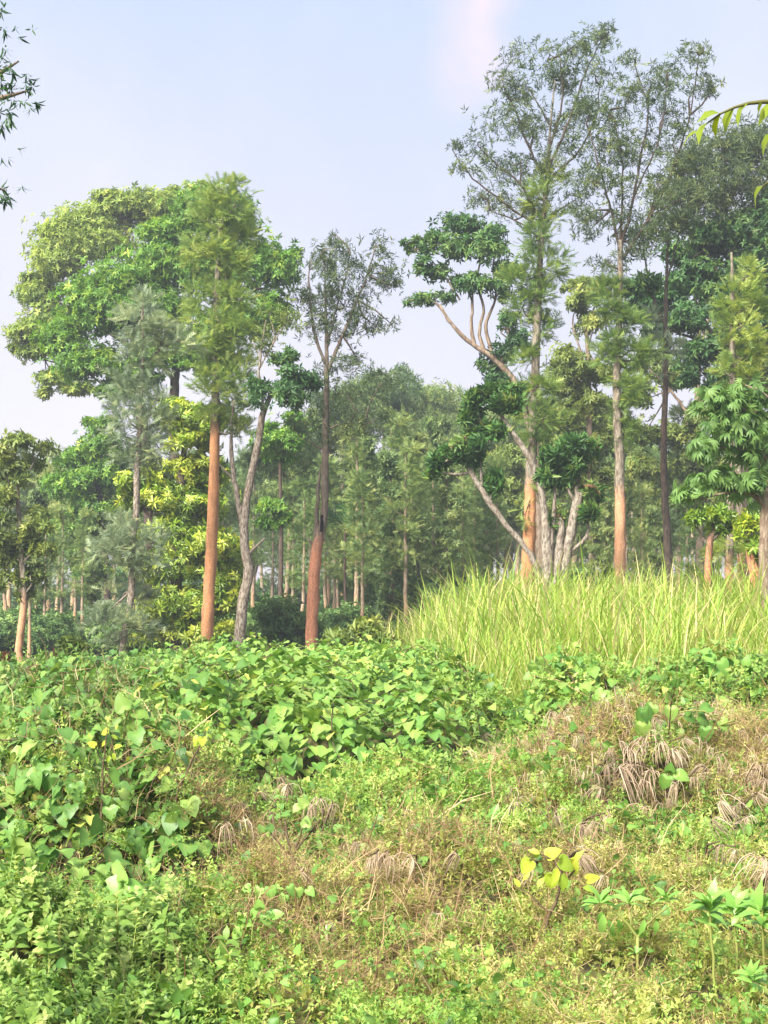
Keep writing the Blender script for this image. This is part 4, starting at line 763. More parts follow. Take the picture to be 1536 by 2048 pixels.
def leaf_frame(x, y, hang=.6, face=.5, rnd=.5):
    """blade normals and axes for leaves lying over the growth and hanging down its fronts"""
    n = snormal(x, y); N = len(x)
    nr = unit(n * .8 + np.array([0, 0, face]) + RNG.normal(0, rnd, (N, 3)))
    down = np.stack([n[:, 0], n[:, 1], np.zeros(N)], -1) * 2 + np.array([0, -.35, -hang]) + RNG.normal(0, .5, (N, 3)) * [1, .7, .4]
    ax = down - nr * np.sum(down * nr, 1, keepdims=True)
    return unit(ax), nr
HSMALL = [heart_small(.1, .2), heart_small(.16, .3), heart_small(.04, .35)]
HEARTS = [heart(0, .1, .2, .03, 1), heart(1, .12, .26, .04, 2), heart(0, .05, .3, .05, 3), heart(1, .16, .18, .03, 4)]
def leaf_meshes(tps, mat, name, t0=.45):
    res = []
    for q in tps:
        B = Batch(); B.add(q[0], q[1], q[2] + t0); res.append(B.mesh(name, mat))
    return res
def vine(label, region, y0, y1, density, size, mat, tps, lift=.05, t0=.45, tvar=.17, under=.8, name='leafy_vine', gxr=None, stems=60, hang=.6, yellow=.02, face=.5):
    x, y = wedge(int(1.6 * density * (y1 * y1 - y0 * y0) * .255 * 1.22), y0, y1)
    g = regions(x, y); pr = g[region] * (1 if gxr is None else ((g['gx'] > gxr[0]) & (g['gx'] < gxr[1])))
    x, y = mask_pick(x, y, pr * np.minimum(1, .62 / snormal(x, y)[:, 2])); N = len(x)
    c = np.array([x.mean(), y.mean(), float(terrain(x.mean(), y.mean()))]); t = thing(name, label, 'vine', c)
    z = surface(x, y); n = snormal(x, y); deep = RNG.uniform(0, 1, N) ** 1.8 * .3
    p = np.stack([x, y, z], -1) + n * (lift - deep + RNG.uniform(-.02, .09, N) * (deep < .04))[:, None]
    ax, nr = leaf_frame(x, y, hang, face)
    sz = size * RNG.uniform(.5, 1.25, N) * np.where(deep < .06, 1, .85)
    patch = .13 * wobble(x, y, 1.3, 7)
    tt = t0 + patch + RNG.normal(0, tvar, N); tt = np.where(RNG.uniform(0, 1, N) < yellow, 1.0, tt)
    p = p - ax * sz[:, None] * .45
    px, py = project(p); front = (deep < .05) & (px > 5) & (px < 1531) & (py < 2040)
    # the leaves that show largest are leaves of their own
    rank = np.where(front, sz / y * (.35 + np.abs(np.sum(nr * unit(EYE - p), 1))), 0); big = np.argsort(-rank)[:295]
    me = leaf_meshes(tps, mat, 'leaf', t0)
    for i in big: child('leaf', me[RNG.integers(len(me))], t, p[i], (ax[i], nr[i]), float(sz[i]))
    rest = np.ones(N, bool); rest[big] = False; B = Batch(); which = RNG.integers(0, len(tps), N)
    for k, q in enumerate(tps):
        s = rest & (which == k) & (y < 10.5) & (deep < .1); B.put(q, p[s], ax[s], nr[s], sz[s], tt[s])
    for k, q in enumerate(HSMALL):
        s = rest & (which % 3 == k) & ~((y < 10.5) & (deep < .1)); B.put(q, p[s], ax[s], nr[s], sz[s], tt[s])
    B.build('foliage', mat, t, kind='stuff')
    S = Batch()
    for _ in range(stems):
        i = RNG.integers(N); a = RNG.uniform(0, 6.28); L = RNG.uniform(.4, 1.1); q = []
        for s in np.linspace(0, 1, 5):
            X = x[i] + math.cos(a) * L * s + RNG.normal(0, .03); Y = y[i] + math.sin(a) * L * s; q.append((X, Y, float(surface(X, Y)) + .02 + .1 * math.sin(s * 3.1) * RNG.uniform(.2, 1)))
        tube(S, q, np.linspace(.006, .003, 5), 4, .15)
    S.build('stems', M_TWIG, t, kind='stuff')
    return t
vine('heap of large dull green heart-shaped vine leaves at the lower left', 'heap', 7.5, 12.2, 560, .103, M_HEART, HEARTS, t0=.36, hang=1.0)
vine('mixed green vine bank with scattered yellow leaves at the upper left', 'upleft', 11.3, 26.5, 260, .115, M_HEART, HEARTS, t0=.38, yellow=.04, stems=160, face=.8)
vine('lush bright green broad-leaved vine bank in the middle', 'lush', 10.4, 26.5, 330, .105, M_LUSH, HEARTS, t0=.47, stems=200, tvar=.16, face=1.3, hang=.35)
vine('sprawling heart-leaved vine below the tall grass on the right', 'rvine', 12.2, 17.2, 340, .105, M_LUSH, HEARTS, t0=.45, stems=60, face=1.0, hang=.4)

def tall_grass():
    blades = []
    for k in range(6):
        r = np.random.default_rng(40 + k); lean = r.uniform(.05, .38); u = np.linspace(0, 1, 6); bend = r.uniform(.15, .75)
        pth = np.stack([r.uniform(-.05, .05) * u, lean * u + bend * u ** 3 * .6, u - .45 * bend * u ** 3], -1)
        blades.append(strip(pth, np.array([.010, .014, .015, .012, .008, .001]), (0, -1, .35)))
        blades[-1] = (blades[-1][0], blades[-1][1], np.repeat(u * .18 - .05, 2))
    x, y = wedge(8600, 14.5, 35, 1.1); g = regions(x, y); x, y = mask_pick(x, y, g['grass'] * .62)
    keep = RNG.uniform(0, 1, len(x)) < np.clip(.75 + .6 * wobble(x, y, 1.4), .12, 1); x, y = x[keep], y[keep]
    B = Batch(); C0 = np.stack([x, y, terrain(x, y) - .03], -1); nb = 22
    h0 = np.interp(y, [14, 18, 26, 34], [.7, .95, 1.2, 1.3]) * (1 + .22 * wobble(x, y, 2.2, 4)) * RNG.uniform(.75, 1.2, len(x))
    for c in range(nb):
        a = RNG.uniform(0, 6.28, len(x)); f = np.stack([np.cos(a), np.sin(a), np.zeros(len(x))], -1)
        p = C0 + f * RNG.uniform(0, .12, (len(x), 1)); h = h0 * RNG.uniform(.55, 1.15, len(x)); p[:, 2] += RNG.uniform(0, .35, len(x)) * h
        tt = .5 + .12 * wobble(x, y, 2.0, 9) + RNG.normal(0, .2, len(x)); tt = np.where(RNG.uniform(0, 1, len(x)) < .15, 1.0, tt)
        side = np.cross(f, [0, 0, 1.0])
        which = RNG.integers(0, 6, len(x))
        for k, q in enumerate(blades):
            s = which == k
            # template: y = lean direction, z = up
            B.put(q, p[s], f[s], np.tile([0, 0, 1.0], (s.sum(), 1)), h[s], tt[s])
    o = B.build('tall_grass', M_GRASS); o['kind'] = 'stuff'; o['label'] = 'tall yellow-green arching grass covering the slope on the right'; o['category'] = 'grass'
tall_grass()

# fine creepers, olive ground cover, dry brush: nobody could count these
SPR_FINE = [sprig_stem(7, .5, s, ll=.36) for s in (21, 22, 23)]
SPR_NARROW = [sprig_stem(7, .22, s, ll=.45) for s in (24, 25)]
def straws(seed, n=4):
    r = np.random.default_rng(seed); P = []
    for _ in range(n):
        a = r.uniform(0, 6.28); d = np.array([math.cos(a), math.sin(a)]) * r.uniform(.2, .7); u = np.linspace(0, 1, 3); b = r.uniform(-.3, .3, 2)
        P.append(strip(np.stack([d[0] * u + b[0] * u * u, d[1] * u + b[1] * u * u, u * r.uniform(.4, .9) - .4 * u ** 2], -1), [.013, .012, .004], (r.normal(), r.normal(), .5)))
    return join(P)
STRAW = [straws(s) for s in (31, 32, 33, 34)]
def cover(name, label, cat, wfun, y0, y1, density, tps, size, mat, t0=.5, tvar=.17, lift=(0, .08), lean=.5, kind='stuff', flat=False):
    x, y = wedge(int(1.6 * density * (y1 * y1 - y0 * y0) * .255 * 1.22), y0, y1); g = regions(x, y)
    x, y = mask_pick(x, y, np.clip(wfun(g, x, y), 0, 1) * np.minimum(1, (8.5 / y) ** 2)); N = len(x); n = snormal(x, y)
    p = np.stack([x, y, surface(x, y)], -1) + n * RNG.uniform(lift[0], lift[1], N)[:, None]
    ax = unit(n * .6 + np.array([0, -.15, .2]) + RNG.normal(0, lean, (N, 3)))
    nr = unit(np.array([0, -.3, 1]) + RNG.normal(0, .4, (N, 3)))
    if flat: ax = unit(RNG.normal(0, 1, (N, 3)) * [1, 1, .25]); nr = n
    far = np.clip(y / 9.0, .8, 1.7)
    tt = t0 + .16 * wobble(x, y, .9, 8) + RNG.normal(0, tvar, N); B = Batch(); which = RNG.integers(0, len(tps), N); sz = size * far * RNG.uniform(.6, 1.3, N)
    for k, q in enumerate(tps):
        s = which == k; B.put(q, p[s], ax[s], nr[s], sz[s], tt[s])
    o = B.build(name, mat); o['kind'] = kind; o['label'] = label; o['category'] = cat
    return o
openw = lambda g: 1 - np.maximum.reduce([g['lush'], g['upleft'], g['heap'] * .75, g['grass']])
cover('creeping_ground_cover', 'fine small-leaved yellow-green creeper carpeting the middle slope', 'ground cover',
      lambda g, x, y: np.clip(.8 + .7 * wobble(x, y, .62, 10), .15, 1) * openw(g) * (1 - g['weeds'] * .8) * (1 - .5 * g['olive']) * (1 - .92 * g['brown']) * (1 - .3 * g['tassel']) * (1 - .4 * g['rvine']), 5.3, 20, 1080, SPR_FINE, .072, M_FINE, .45)
cover('olive_ground_cover', 'fine olive and straw coloured ground cover at the lower right', 'ground cover',
      lambda g, x, y: openw(g) * np.clip(g['olive'] * .7 + g['brown'] * .3 + g['tassel'] * .25 + .06, 0, 1), 5.3, 14.5, 1000, SPR_NARROW + SPR_FINE[:1], .075, M_OLIVEFINE, .5)
cover('dry_brush', 'tangled brown dry stems across the foreground bank', 'brushwood',
      lambda g, x, y: openw(g) * np.clip(g['brown'] * .8 + g['olive'] * .2 + g['tassel'] * .22 + .03, 0, 1) + .12 * g['heap'] + .06 * g['upleft'], 5.3, 20, 1050, STRAW, .22, M_DRY, .42, lift=(-.02, .1), lean=.8)
cover('leaf_litter', 'fallen leaves and stalks lying under the undergrowth', 'leaf litter', lambda g, x, y: openw(g) + .8 * g['heap'] + .6 * g['weeds'], 5.2, 15, 1100, [rhomb(.45, .08, .1), rhomb(.3, .1, -.1)], .06, M_OLIVEFINE, .3, lift=(-.09, .0), lean=.9, tvar=.25)
WISP = []
for s in range(4):
    r = np.random.default_rng(90 + s); P = []
    for _ in range(6):
        a = r.uniform(0, 6.28); o = r.uniform(.1, .45); u = np.linspace(0, 1, 4); L = r.uniform(.5, 1.1)
        P.append(strip(np.stack([math.cos(a) * o * np.sin(u * 1.8), .25 * np.sin(u * 2.5) - L * u ** 1.6, math.sin(a) * o * np.sin(u * 1.8)], -1), [.02, .03, .03, .008], (r.normal(), r.normal() * .3, r.normal())))
    WISP.append(join(P))
STICK = [join([strip([(0, 0, 0), (.03 * k, .5, .05), (.02, 1, .02)], [.02, .016, .006], (.2, 0, 1)), strip([(.02 * k, .5, .05), (.2, .75, .1)], [.01, .004], (.2, 0, 1))]) for k in (-2, 1, 3)]
cover('fallen_twigs', 'thin brown twigs and dead stalks lying in the undergrowth', 'twigs', lambda g, x, y: .5 * openw(g) + .4 * g['brown'] + .4 * g['heap'], 5.3, 14, 18, STICK, .33, M_DRY, .3, lift=(.03, .14), lean=.9, tvar=.3)
def wisps():
    x, y = wedge(11000, 7, 14.5); g = regions(x, y); x, y = mask_pick(x, y, np.clip(g['tassel'] * np.clip(.35 + wobble(x, y, 1.1, 3), .04, 1) + .06 * g['brown'], 0, 1) * .6); N = len(x); B = Batch()
    p = np.stack([x, y, surface(x, y)], -1) + np.array([0, -.03, 0]) + np.array([0, 0, 1.0]) * RNG.uniform(.08, .22, (N, 1)); w = RNG.integers(0, 4, N)
    ax = unit(np.array([0, 0, 1.0]) + RNG.normal(0, .3, (N, 3))); nr = unit(np.array([0, -1.0, 0]) + RNG.normal(0, .6, (N, 3))); tt = RNG.uniform(.0, .8, N); sz = RNG.uniform(.09, .2, N)
    for k in range(4): s = w == k; B.put(WISP[k], p[s], ax[s], nr[s], sz[s], tt[s])
    o = B.build('dry_wisps', M_TASSEL); o['kind'] = 'stuff'; o['label'] = 'loose tan wisps of dried flower heads over the right heap'; o['category'] = 'dried flowers'
wisps()
WEED = []
for s in range(3):
    r = np.random.default_rng(60 + s); P = [strip([(0, 0, 0), (0, .5, .02), (0, 1, 0)], [.03, .025, .012])]
    for lv in np.linspace(.3, 1, 6):
        for k in range(3):
            a = r.uniform(0, 6.28); P.append(place(blade6(.5, .06, .22), (0, lv, 0), (math.cos(a), .35 + .4 * lv, math.sin(a)), (0, 1, .1), r.uniform(.22, .36) * (1.15 - .45 * lv), r.uniform(-.15, .15)))
    WEED.append(join(P))
cover('weeds', 'bright green leafy weeds massed in the lower left corner', 'weeds', lambda g, x, y: g['weeds'], 5.2, 8.6, 620, WEED, .175, M_WEED, .5, lift=(-.12, .06), lean=.28)
cover('leafy_seedlings', 'scattered light green seedlings among the fine creeper', 'seedlings', lambda g, x, y: openw(g) * (1 - g['weeds']) * np.clip(.1 + 1.4 * wobble(x, y, 1.2, 2), 0, 1) * (1 - .6 * g['brown']), 5.3, 15, 110, WEED, .14, M_WEED, .55, lift=(-.1, .02), lean=.35)
cover('round_leaf_creeper', 'round-leaved creeper spreading in patches over the open slope', 'creeper', lambda g, x, y: openw(g) * (1 - .9 * g['brown']) * (1 - .5 * g['olive']) * np.clip(1.6 * wobble(x, y, 1.1, 11) + .15, 0, 1), 5.3, 16, 560, HSMALL, .05, M_LUSH, .6, lift=(.03, .12), lean=.6)
cover('small_climbers', 'small-leaved climbers threaded through the left vine banks', 'climber', lambda g, x, y: .8 * g['heap'] * (wobble(x, y, .9, 3) > .1) + .7 * g['upleft'] * (wobble(x, y, 1.1, 5) > -.1) + .3 * g['lush'] * (wobble(x, y, 1.3, 6) > .4), 8.4, 24, 170, SPR_FINE, .1, M_WEED, .35, lift=(0, .12))

# ------------------------------------------------------------------ plants one can tell apart
def tassel_mesh(seed):
    r = np.random.default_rng(seed); B = Batch(); n = r.integers(13, 22)
    for _ in range(n):
        a = r.uniform(0, 6.28); o = r.uniform(.05, .45) * (1.8 if r.uniform() < .3 else 1); u = np.linspace(0, 1, 6); L = r.uniform(.5, 1.1); up = r.uniform(.0, .16)
        pth = np.stack([math.cos(a) * o * np.sin(u * 1.7), math.sin(a) * o * np.sin(u * 1.7), up * np.sin(u * 3.14) * (1 - u) * 2 - L * u ** 1.7], -1)
        pth[1:] += np.cumsum(r.normal(0, .022, (5, 3)), 0); tube(B, pth, np.array([.008, .013, .016, .015, .011, .004]) * r.uniform(.7, 1.3), 3, .22, .12, r.uniform(.2, .8))
    return B.mesh('tassel', M_TASSEL)
TASSEL = [tassel_mesh(70 + k) for k in range(5)]
def dried_plant(label, tassels, group='dried flower plants'):
    """tassels: (px, py of the top, length px); stems arch up to each from one foot"""
    W = []
    for (px, py, L) in tassels:
        s = on_surface(px, min(py + L * .9, 2040)); D = s[1] - .24; W.append((at(px, py, D), L / ppm(D)))
    fx = np.mean([w[0][0] for w in W]) + RNG.uniform(-.1, .1); fy = np.mean([w[0][1] for w in W]) + .25
    foot = np.array([fx, fy, float(terrain(fx, fy)) + .8 * float(mound(fx, fy)) - .05]); t = thing('dried_plant', label, 'dried plant', foot, group)
    S = Batch()
    for (p, L) in W:
        top = p + np.array([0, 0, .02]); mid = foot * .45 + top * .55 + np.array([RNG.uniform(-.05, .05), 0, .1])
        tube(S, [foot, mid, top], [.008, .006, .004], 5, .1, .1)
        o = child('tassel', TASSEL[RNG.integers(5)], t, p, None, L * RNG.uniform(.95, 1.1)); o.rotation_euler = (RNG.normal(0, .3), RNG.normal(0, .3), RNG.uniform(0, 6.28)); L *= 1.3; o.scale = (L * RNG.uniform(.55, 1.1), L * RNG.uniform(.55, 1.1), L * RNG.uniform(.7, 1.25))
    S.build('stems', M_TWIG, t); return t
dried_plant('dried plant with grey drooping tassels against the dark gap left of centre', [(462, 1600, 40), (480, 1605, 44), (450, 1650, 44), (485, 1650, 40), (515, 1585, 40)])
dried_plant('dried plant with a spray of pale tassels above the bare twiggy shrub', [(562, 1555, 46), (575, 1570, 40), (540, 1625, 44)])
dried_plant('faded dried plant with wispy tassels right of the bare twiggy shrub', [(640, 1598, 46), (665, 1610, 40), (625, 1610, 36)])
dried_plant('dried plant with a broad straw-coloured drooping fringe, centre foreground', [(690, 1690, 34), (712, 1686, 36), (735, 1688, 36)])
dried_plant('dried plant with greyish tassels right of the straw-coloured fringe', [(755, 1708, 44), (780, 1712, 40), (740, 1718, 36)])
dried_plant('single pinkish dried tassel on a stem, centre foreground', [(825, 1718, 42)])
dried_plant('single pale dried tassel on a dark upright stem right of centre', [(913, 1708, 36)])
dried_plant('small grey dried tassel alone in the green creeper slope', [(816, 1620, 32)])
dried_plant('dried plant with thick brown tassels below the tall grass', [(1105, 1425, 46), (1130, 1422, 44), (1100, 1460, 46), (1125, 1475, 50), (1165, 1470, 30)])
dried_plant('large dried plant with massed tan tassels, upper part of the right heap', [(1210, 1490, 40), (1290, 1480, 50), (1320, 1486, 56), (1345, 1500, 50), (1262, 1500, 44), (1240, 1482, 36), (1365, 1480, 34)])
dried_plant('large dried plant with massed brownish tassels, lower part of the right heap', [(1215, 1530, 52), (1240, 1535, 56), (1270, 1530, 60), (1300, 1540, 60), (1190, 1545, 40), (1200, 1575, 50), (1290, 1560, 50), (1255, 1560, 44)])
dried_plant('dried plant with two clean hanging tassels beside bright heart leaves', [(1412, 1535, 46), (1350, 1566, 44), (1340, 1600, 40), (1385, 1555, 30)])
dried_plant('dried plant with curled brown tassels at the heap foot on the right', [(1286, 1612, 44), (1272, 1625, 34)])
dried_plant('dried plant with splayed tassels above the yellow-leaved shoot', [(1112, 1632, 44), (1165, 1650, 44), (1190, 1645, 46), (1215, 1632, 40), (1235, 1682, 38)])
dried_plant('dried plant with grey tassels among the yellow-leaved shoot', [(1035, 1692, 44), (1055, 1700, 40), (1065, 1740, 44), (1160, 1710, 46), (1208, 1752, 34), (1175, 1712, 40)])
dried_plant('dried plant with dense rosy tassels at the right edge', [(1440, 1602, 52), (1425, 1640, 44), (1495, 1635, 48), (1515, 1590, 50), (1470, 1612, 34)])
dried_plant('dried plant with small hanging tassels low at the right edge', [(1440, 1690, 40), (1472, 1700, 40)])
dried_plant('dried plant with one long heavy tassel touching the right edge', [(1520, 1715, 70), (1530, 1740, 66)])
dried_plant('dried plant with pale tassels at the right edge, high on the heap', [(1520, 1530, 40), (1532, 1560, 44), (1500, 1545, 34)])
dried_plant('small pale dried tassels in the creeper left of the right heap', [(968, 1470, 30), (1032, 1475, 28), (985, 1478, 26)])

def shoot(name, label, stems, leaves, leafmat, stemmat, tps, cat='plant', D=None, anchor=None):
    """stems: lists of (px,py,width px); leaves: (px,py,size px,angle deg of the axis on the picture, tilt)"""
    s = on_surface(*anchor); D = D or s[1] - .1
    foot = np.array([s[0], D, float(surface(s[0], D)) - .08]); t = thing(name, label, cat, foot); S = Batch()
    for q in stems:
        P, R = wpath(q, D); tube(S, P, R, 6, .06, .08, .5, .004)
    P, R = wpath([stems[0][0]], D); tube(S, [foot, P[0]], [R[0] * 1.1, R[0]], 6, .08, .05, .5)
    S.build('stem', stemmat, t); me = leaf_meshes(tps, leafmat, 'leaf', .4)
    for (px, py, sz, ang, tilt) in leaves:
        a = rad(ang); p = at(px, py, D + RNG.uniform(-.05, .05)); y = RNG.uniform(-.5, .3)
        ax = np.array([math.cos(a), y, math.sin(a)]); nr = np.array([RNG.normal(0, .15) - math.sin(a) * .2, -tilt, 1 - tilt * .4])
        child('leaf', me[RNG.integers(len(me))], t, p, (ax, nr), sz / ppm(D))
    return t
OVATE = [blade6(.55, .06, .25), blade6(.48, .1, .15), heart(0, .08, .2, .03, 9)]
LONG = [blade6(.42, .08, .35), blade6(.36, .06, .25)]
def whorl(px, py, n, sz, droop=.0):
    return [(px + RNG.uniform(-4, 4), py + RNG.uniform(-3, 3), sz * RNG.uniform(.75, 1.15), a, RNG.uniform(.1, .6)) for a in (np.arange(n) * 180 / (n - 1) * (1 + .0) - droop + RNG.uniform(-12, 12, n))]
shoot('leafy_shoot', 'arching shoot with yellowing leaves in the lower right foreground', [[(1090, 1860, 7), (1110, 1800, 6), (1125, 1760, 5), (1110, 1720, 4), (1080, 1708, 3)], [(1120, 1770, 4), (1150, 1740, 3)], [(1105, 1830, 4), (1060, 1790, 3), (1040, 1775, 2)]],
      [(1080, 1708, 26, 160, .9), (1060, 1722, 30, 235, .9), (1095, 1712, 31, 30, .8), (1120, 1722, 35, 330, .9), (1115, 1735, 38, 250, 1), (1128, 1745, 39, 265, 1), (1140, 1722, 30, 300, 1), (1150, 1722, 27, 60, .8), (1105, 1750, 31, 260, .9), (1060, 1745, 22, 225, .8), (1040, 1775, 22, 120, .7), (1075, 1775, 25, 60, .7), (1165, 1775, 35, 350, .6), (1175, 1760, 26, 20, .6), (1075, 1715, 21, 110, .7)], M_YELLOW, M_TWIG, OVATE, anchor=(1090, 1870))
shoot('broad_leaved_plant', 'forked pale-stemmed plant with fresh leaf rosettes and hanging yellow leaves', [[(1274, 1950, 6), (1274, 1900, 7), (1275, 1872, 7)], [(1275, 1875, 6), (1255, 1845, 5), (1235, 1825, 4), (1200, 1812, 3)], [(1275, 1875, 6), (1300, 1845, 5), (1335, 1815, 4)], [(1262, 1850, 4), (1265, 1810, 3)]],
      whorl(1200, 1806, 8, 40) + whorl(1258, 1808, 8, 42) + whorl(1335, 1800, 8, 44) + [(1206, 1828, 44, 265, 1), (1216, 1838, 40, 290, 1), (1235, 1838, 40, 285, .9), (1290, 1838, 36, 250, .9), (1312, 1840, 30, 270, .9), (1205, 1822, 30, 250, .9)] + whorl(1272, 1905, 5, 18), M_TOBACCO, M_STEM, LONG, anchor=(1274, 1950))
def tobacco(label, px, py, foot, n, sz):
    return shoot('broad_leaved_plant', label, [[(foot[0], foot[1], 6), ((px + foot[0]) / 2, (py + foot[1]) / 2, 6), (px, py, 4)]], whorl(px, py, n, sz) + whorl(px, py + 14, n, sz * 1.1, 20) + whorl(px - 3, py + 36, 5, sz * .8, 25), M_TOBACCO, M_STEM, LONG, anchor=foot)
tobacco('tall broad-leaved plant with fresh green rosette, right of the forked pale-stemmed plant', 1420, 1812, (1432, 1985), 9, 46)
tobacco('broad-leaved plant with spreading rosette, middle of three at the right edge', 1470, 1815, (1475, 1960), 9, 50)
tobacco('broad-leaved plant with spreading rosette touching the right edge', 1525, 1815, (1530, 1950), 9, 50)
tobacco('small broad-leaved plant low in the right corner', 1505, 1950, (1510, 2020), 8, 34)
shoot('twiggy_shrub', 'small twiggy shrub with bare dark branches and few leaves, left of centre', [[(590, 1750, 9), (585, 1715, 8), (578, 1690, 6), (570, 1640, 4)], [(583, 1712, 5), (560, 1690, 4), (535, 1655, 3)], [(586, 1710, 5), (605, 1685, 4), (640, 1640, 3)], [(590, 1700, 4), (600, 1670, 3), (615, 1620, 2)], [(578, 1690, 3), (568, 1660, 2), (560, 1620, 2)]],
      [(570 + RNG.uniform(-35, 55), 1630 + RNG.uniform(-40, 40), RNG.uniform(14, 24), RNG.uniform(-60, 240), .5) for _ in range(26)], M_HEART, M_TWIG, OVATE, anchor=(590, 1752))
shoot('leafy_shoot', 'upright shoot with clear yellow leaves rising from the upper left vine bank', [[(205, 1590, 5), (207, 1520, 4), (212, 1480, 3), (216, 1455, 2)], [(207, 1530, 3), (190, 1490, 2)]], [(216, 1462, 17, 200, .8), (222, 1470, 17, 330, .8), (212, 1480, 16, 240, .9), (226, 1505, 18, 280, .9), (220, 1510, 17, 250, .9), (256, 1512, 12, 265, .9), (190, 1492, 17, 150, .6), (230, 1495, 16, 20, .6), (182, 1480, 16, 110, .6), (232, 1460, 12, 80, .6)], M_YELLOW, M_TWIG, OVATE, anchor=(205, 1600))
shoot('leafy_shoot', 'leaning dark stem with yellow leaf cluster, right of the upright yellow shoot', [[(355, 1580, 5), (385, 1520, 4), (405, 1480, 3), (412, 1458, 2)]], [(396, 1470, 18, 230, .8), (405, 1475, 18, 270, .9), (415, 1468, 14, 320, .8), (398, 1482, 17, 215, .9), (412, 1462, 12, 60, .7), (440, 1450, 14, 340, .6)], M_YELLOW, M_TWIG, OVATE, anchor=(355, 1590))
shoot('leafy_shoot', 'shoot with luminous lime-green leaves standing above the left vine bank', [[(240, 1500, 4), (250, 1440, 3), (262, 1412, 2)]], [(250, 1420, 36, 120, .8), (262, 1415, 32, 40, .7), (245, 1435, 34, 220, .8), (258, 1440, 40, 300, .9), (270, 1425, 32, 345, .7), (240, 1450, 36, 250, .9), (265, 1405, 22, 90, .7)], M_WEED, M_STEM, OVATE, anchor=(245, 1510))
shoot('heart_leaf_plant', 'plant with four large round blue-green leaves in the lower left', [[(248, 1830, 5), (248, 1790, 4), (246, 1770, 3)]], [(246, 1772, 40, 160, .9), (252, 1775, 40, 350, .9), (244, 1790, 40, 215, .9), (254, 1785, 40, 310, .9), (246, 1765, 28, 95, .7)], M_TOBACCO, M_STEM, [heart(0, .06, .12, .02, 12)], anchor=(248, 1835))
shoot('heart_leaf_plant', 'trailing vine shoot with pale heart leaves in the brown brush', [[(505, 1850, 3), (530, 1830, 3), (550, 1838, 2)]], [(488, 1838, 32, 265, .9), (505, 1832, 24, 60, .6), (530, 1828, 30, 300, .9), (545, 1832, 24, 20, .7), (480, 1862, 24, 220, .8), (520, 1818, 22, 100, .6)], M_TOBACCO, M_STEM, HEARTS[:1], anchor=(505, 1870))
shoot('heart_leaf_plant', 'row of pale heart leaves trailing across the slope left of centre', [[(520, 1790, 3), (560, 1778, 3), (600, 1784, 2)]], [(500, 1776, 22, 200, .8), (520, 1776, 22, 250, .9), (540, 1774, 24, 280, .9), (560, 1774, 22, 230, .8), (578, 1772, 24, 300, .9), (595, 1776, 24, 270, .9), (570, 1790, 20, 250, .8), (615, 1778, 20, 320, .8)], M_TOBACCO, M_STEM, HEARTS[:1], anchor=(560, 1800))
shoot('heart_leaf_plant', 'bright heart leaves climbing over the tan tassel heap', [[(1345, 1600, 3), (1340, 1560, 3), (1352, 1548, 2)]], [(1335, 1552, 30, 250, .9), (1352, 1548, 30, 340, .9), (1340, 1545, 22, 90, .6), (1360, 1622, 32, 280, .9), (1350, 1612, 26, 20, .7)], M_LUSH, M_STEM, HEARTS[:1], anchor=(1345, 1620))
shoot('heart_leaf_plant', 'dark-gapped clump of large vine leaves below the tall grass at right', [[(1330, 1480, 4), (1350, 1430, 3), (1400, 1420, 3), (1440, 1440, 2)], [(1440, 1450, 4), (1470, 1440, 3)]], [(1290 + q * 17 + RNG.uniform(-6, 6), 1430 + RNG.uniform(-22, 32), RNG.uniform(26, 36), RNG.choice([200, 240, 270, 300, 330]), .8) for q in range(10)] + [(1290, 1420, 34, 250, .9), (1285, 1445, 36, 270, .9), (1310, 1455, 32, 300, .9)], M_LUSH, M_STEM, HEARTS[:1], anchor=(1340, 1490))
shoot('heart_leaf_plant', 'pale broad leaves poking out of the tall grass above the right vine', [[(1420, 1390, 3), (1425, 1340, 3), (1440, 1320, 2)]], [(1440, 1322, 32, 300, .9), (1430, 1320, 26, 160, .7), (1420, 1304, 22, 170, .5), (1432, 1335, 24, 230, .8)], M_TOBACCO, M_STEM, HEARTS[:1], anchor=(1420, 1400))
shoot('heart_leaf_plant', 'cluster of drooping vine leaves at the left end of the right-hand vine', [[(1200, 1430, 4), (1215, 1390, 3), (1225, 1380, 2)]], [(1200 + q * 7, 1385 + RNG.uniform(-10, 18), RNG.uniform(24, 34), RNG.choice([220, 250, 280, 320]), .8) for q in range(9)], M_TOBACCO, M_STEM, HEARTS[:1] + LONG, anchor=(1200, 1440))
shoot('leafy_shoot', 'lime-green climbing shoot in front of the tall grass, right of centre', [[(1070, 1400, 3), (1072, 1350, 3), (1070, 1310, 2)]], [(1060 + RNG.uniform(0, 22), 1315 + q * 7, 20, RNG.choice([200, 340, 270]), .7) for q in range(9)], M_WEED, M_STEM, HEARTS[:1], anchor=(1070, 1410))
# upright weeds in the lower left, one by one
for (px, py, h, lab) in ((160, 1760, 90, 'upright leafy weed beside the four large round leaves'), (235, 1800, 110, 'tallest leafy weed in the lower left corner'), (30, 1830, 90, 'upright weed at the left edge below the heart-leaf heap'),
                         (330, 1840, 80, 'leafy weed at the border of brush and weeds, lower left'), (95, 1850, 80, 'leafy weed in front of the bright heart leaf, lower left'), (450, 1880, 70, 'leafy weed at the right end of the weed patch')):
    lv = []
    for q in range(6):
        for a in (RNG.uniform(-30, 30), 180 + RNG.uniform(-30, 30), RNG.uniform(60, 120)): lv.append((px + RNG.uniform(-3, 3), py + q * h / 7, RNG.uniform(22, 34), a, RNG.uniform(.2, .7)))
    shoot('tall_weed', lab, [[(px + 4, py + h, 4), (px + 2, py + h * .5, 3), (px, py, 2)]], lv, M_WEED, M_STEM, OVATE[:2], anchor=(px + 4, py + h + 10))

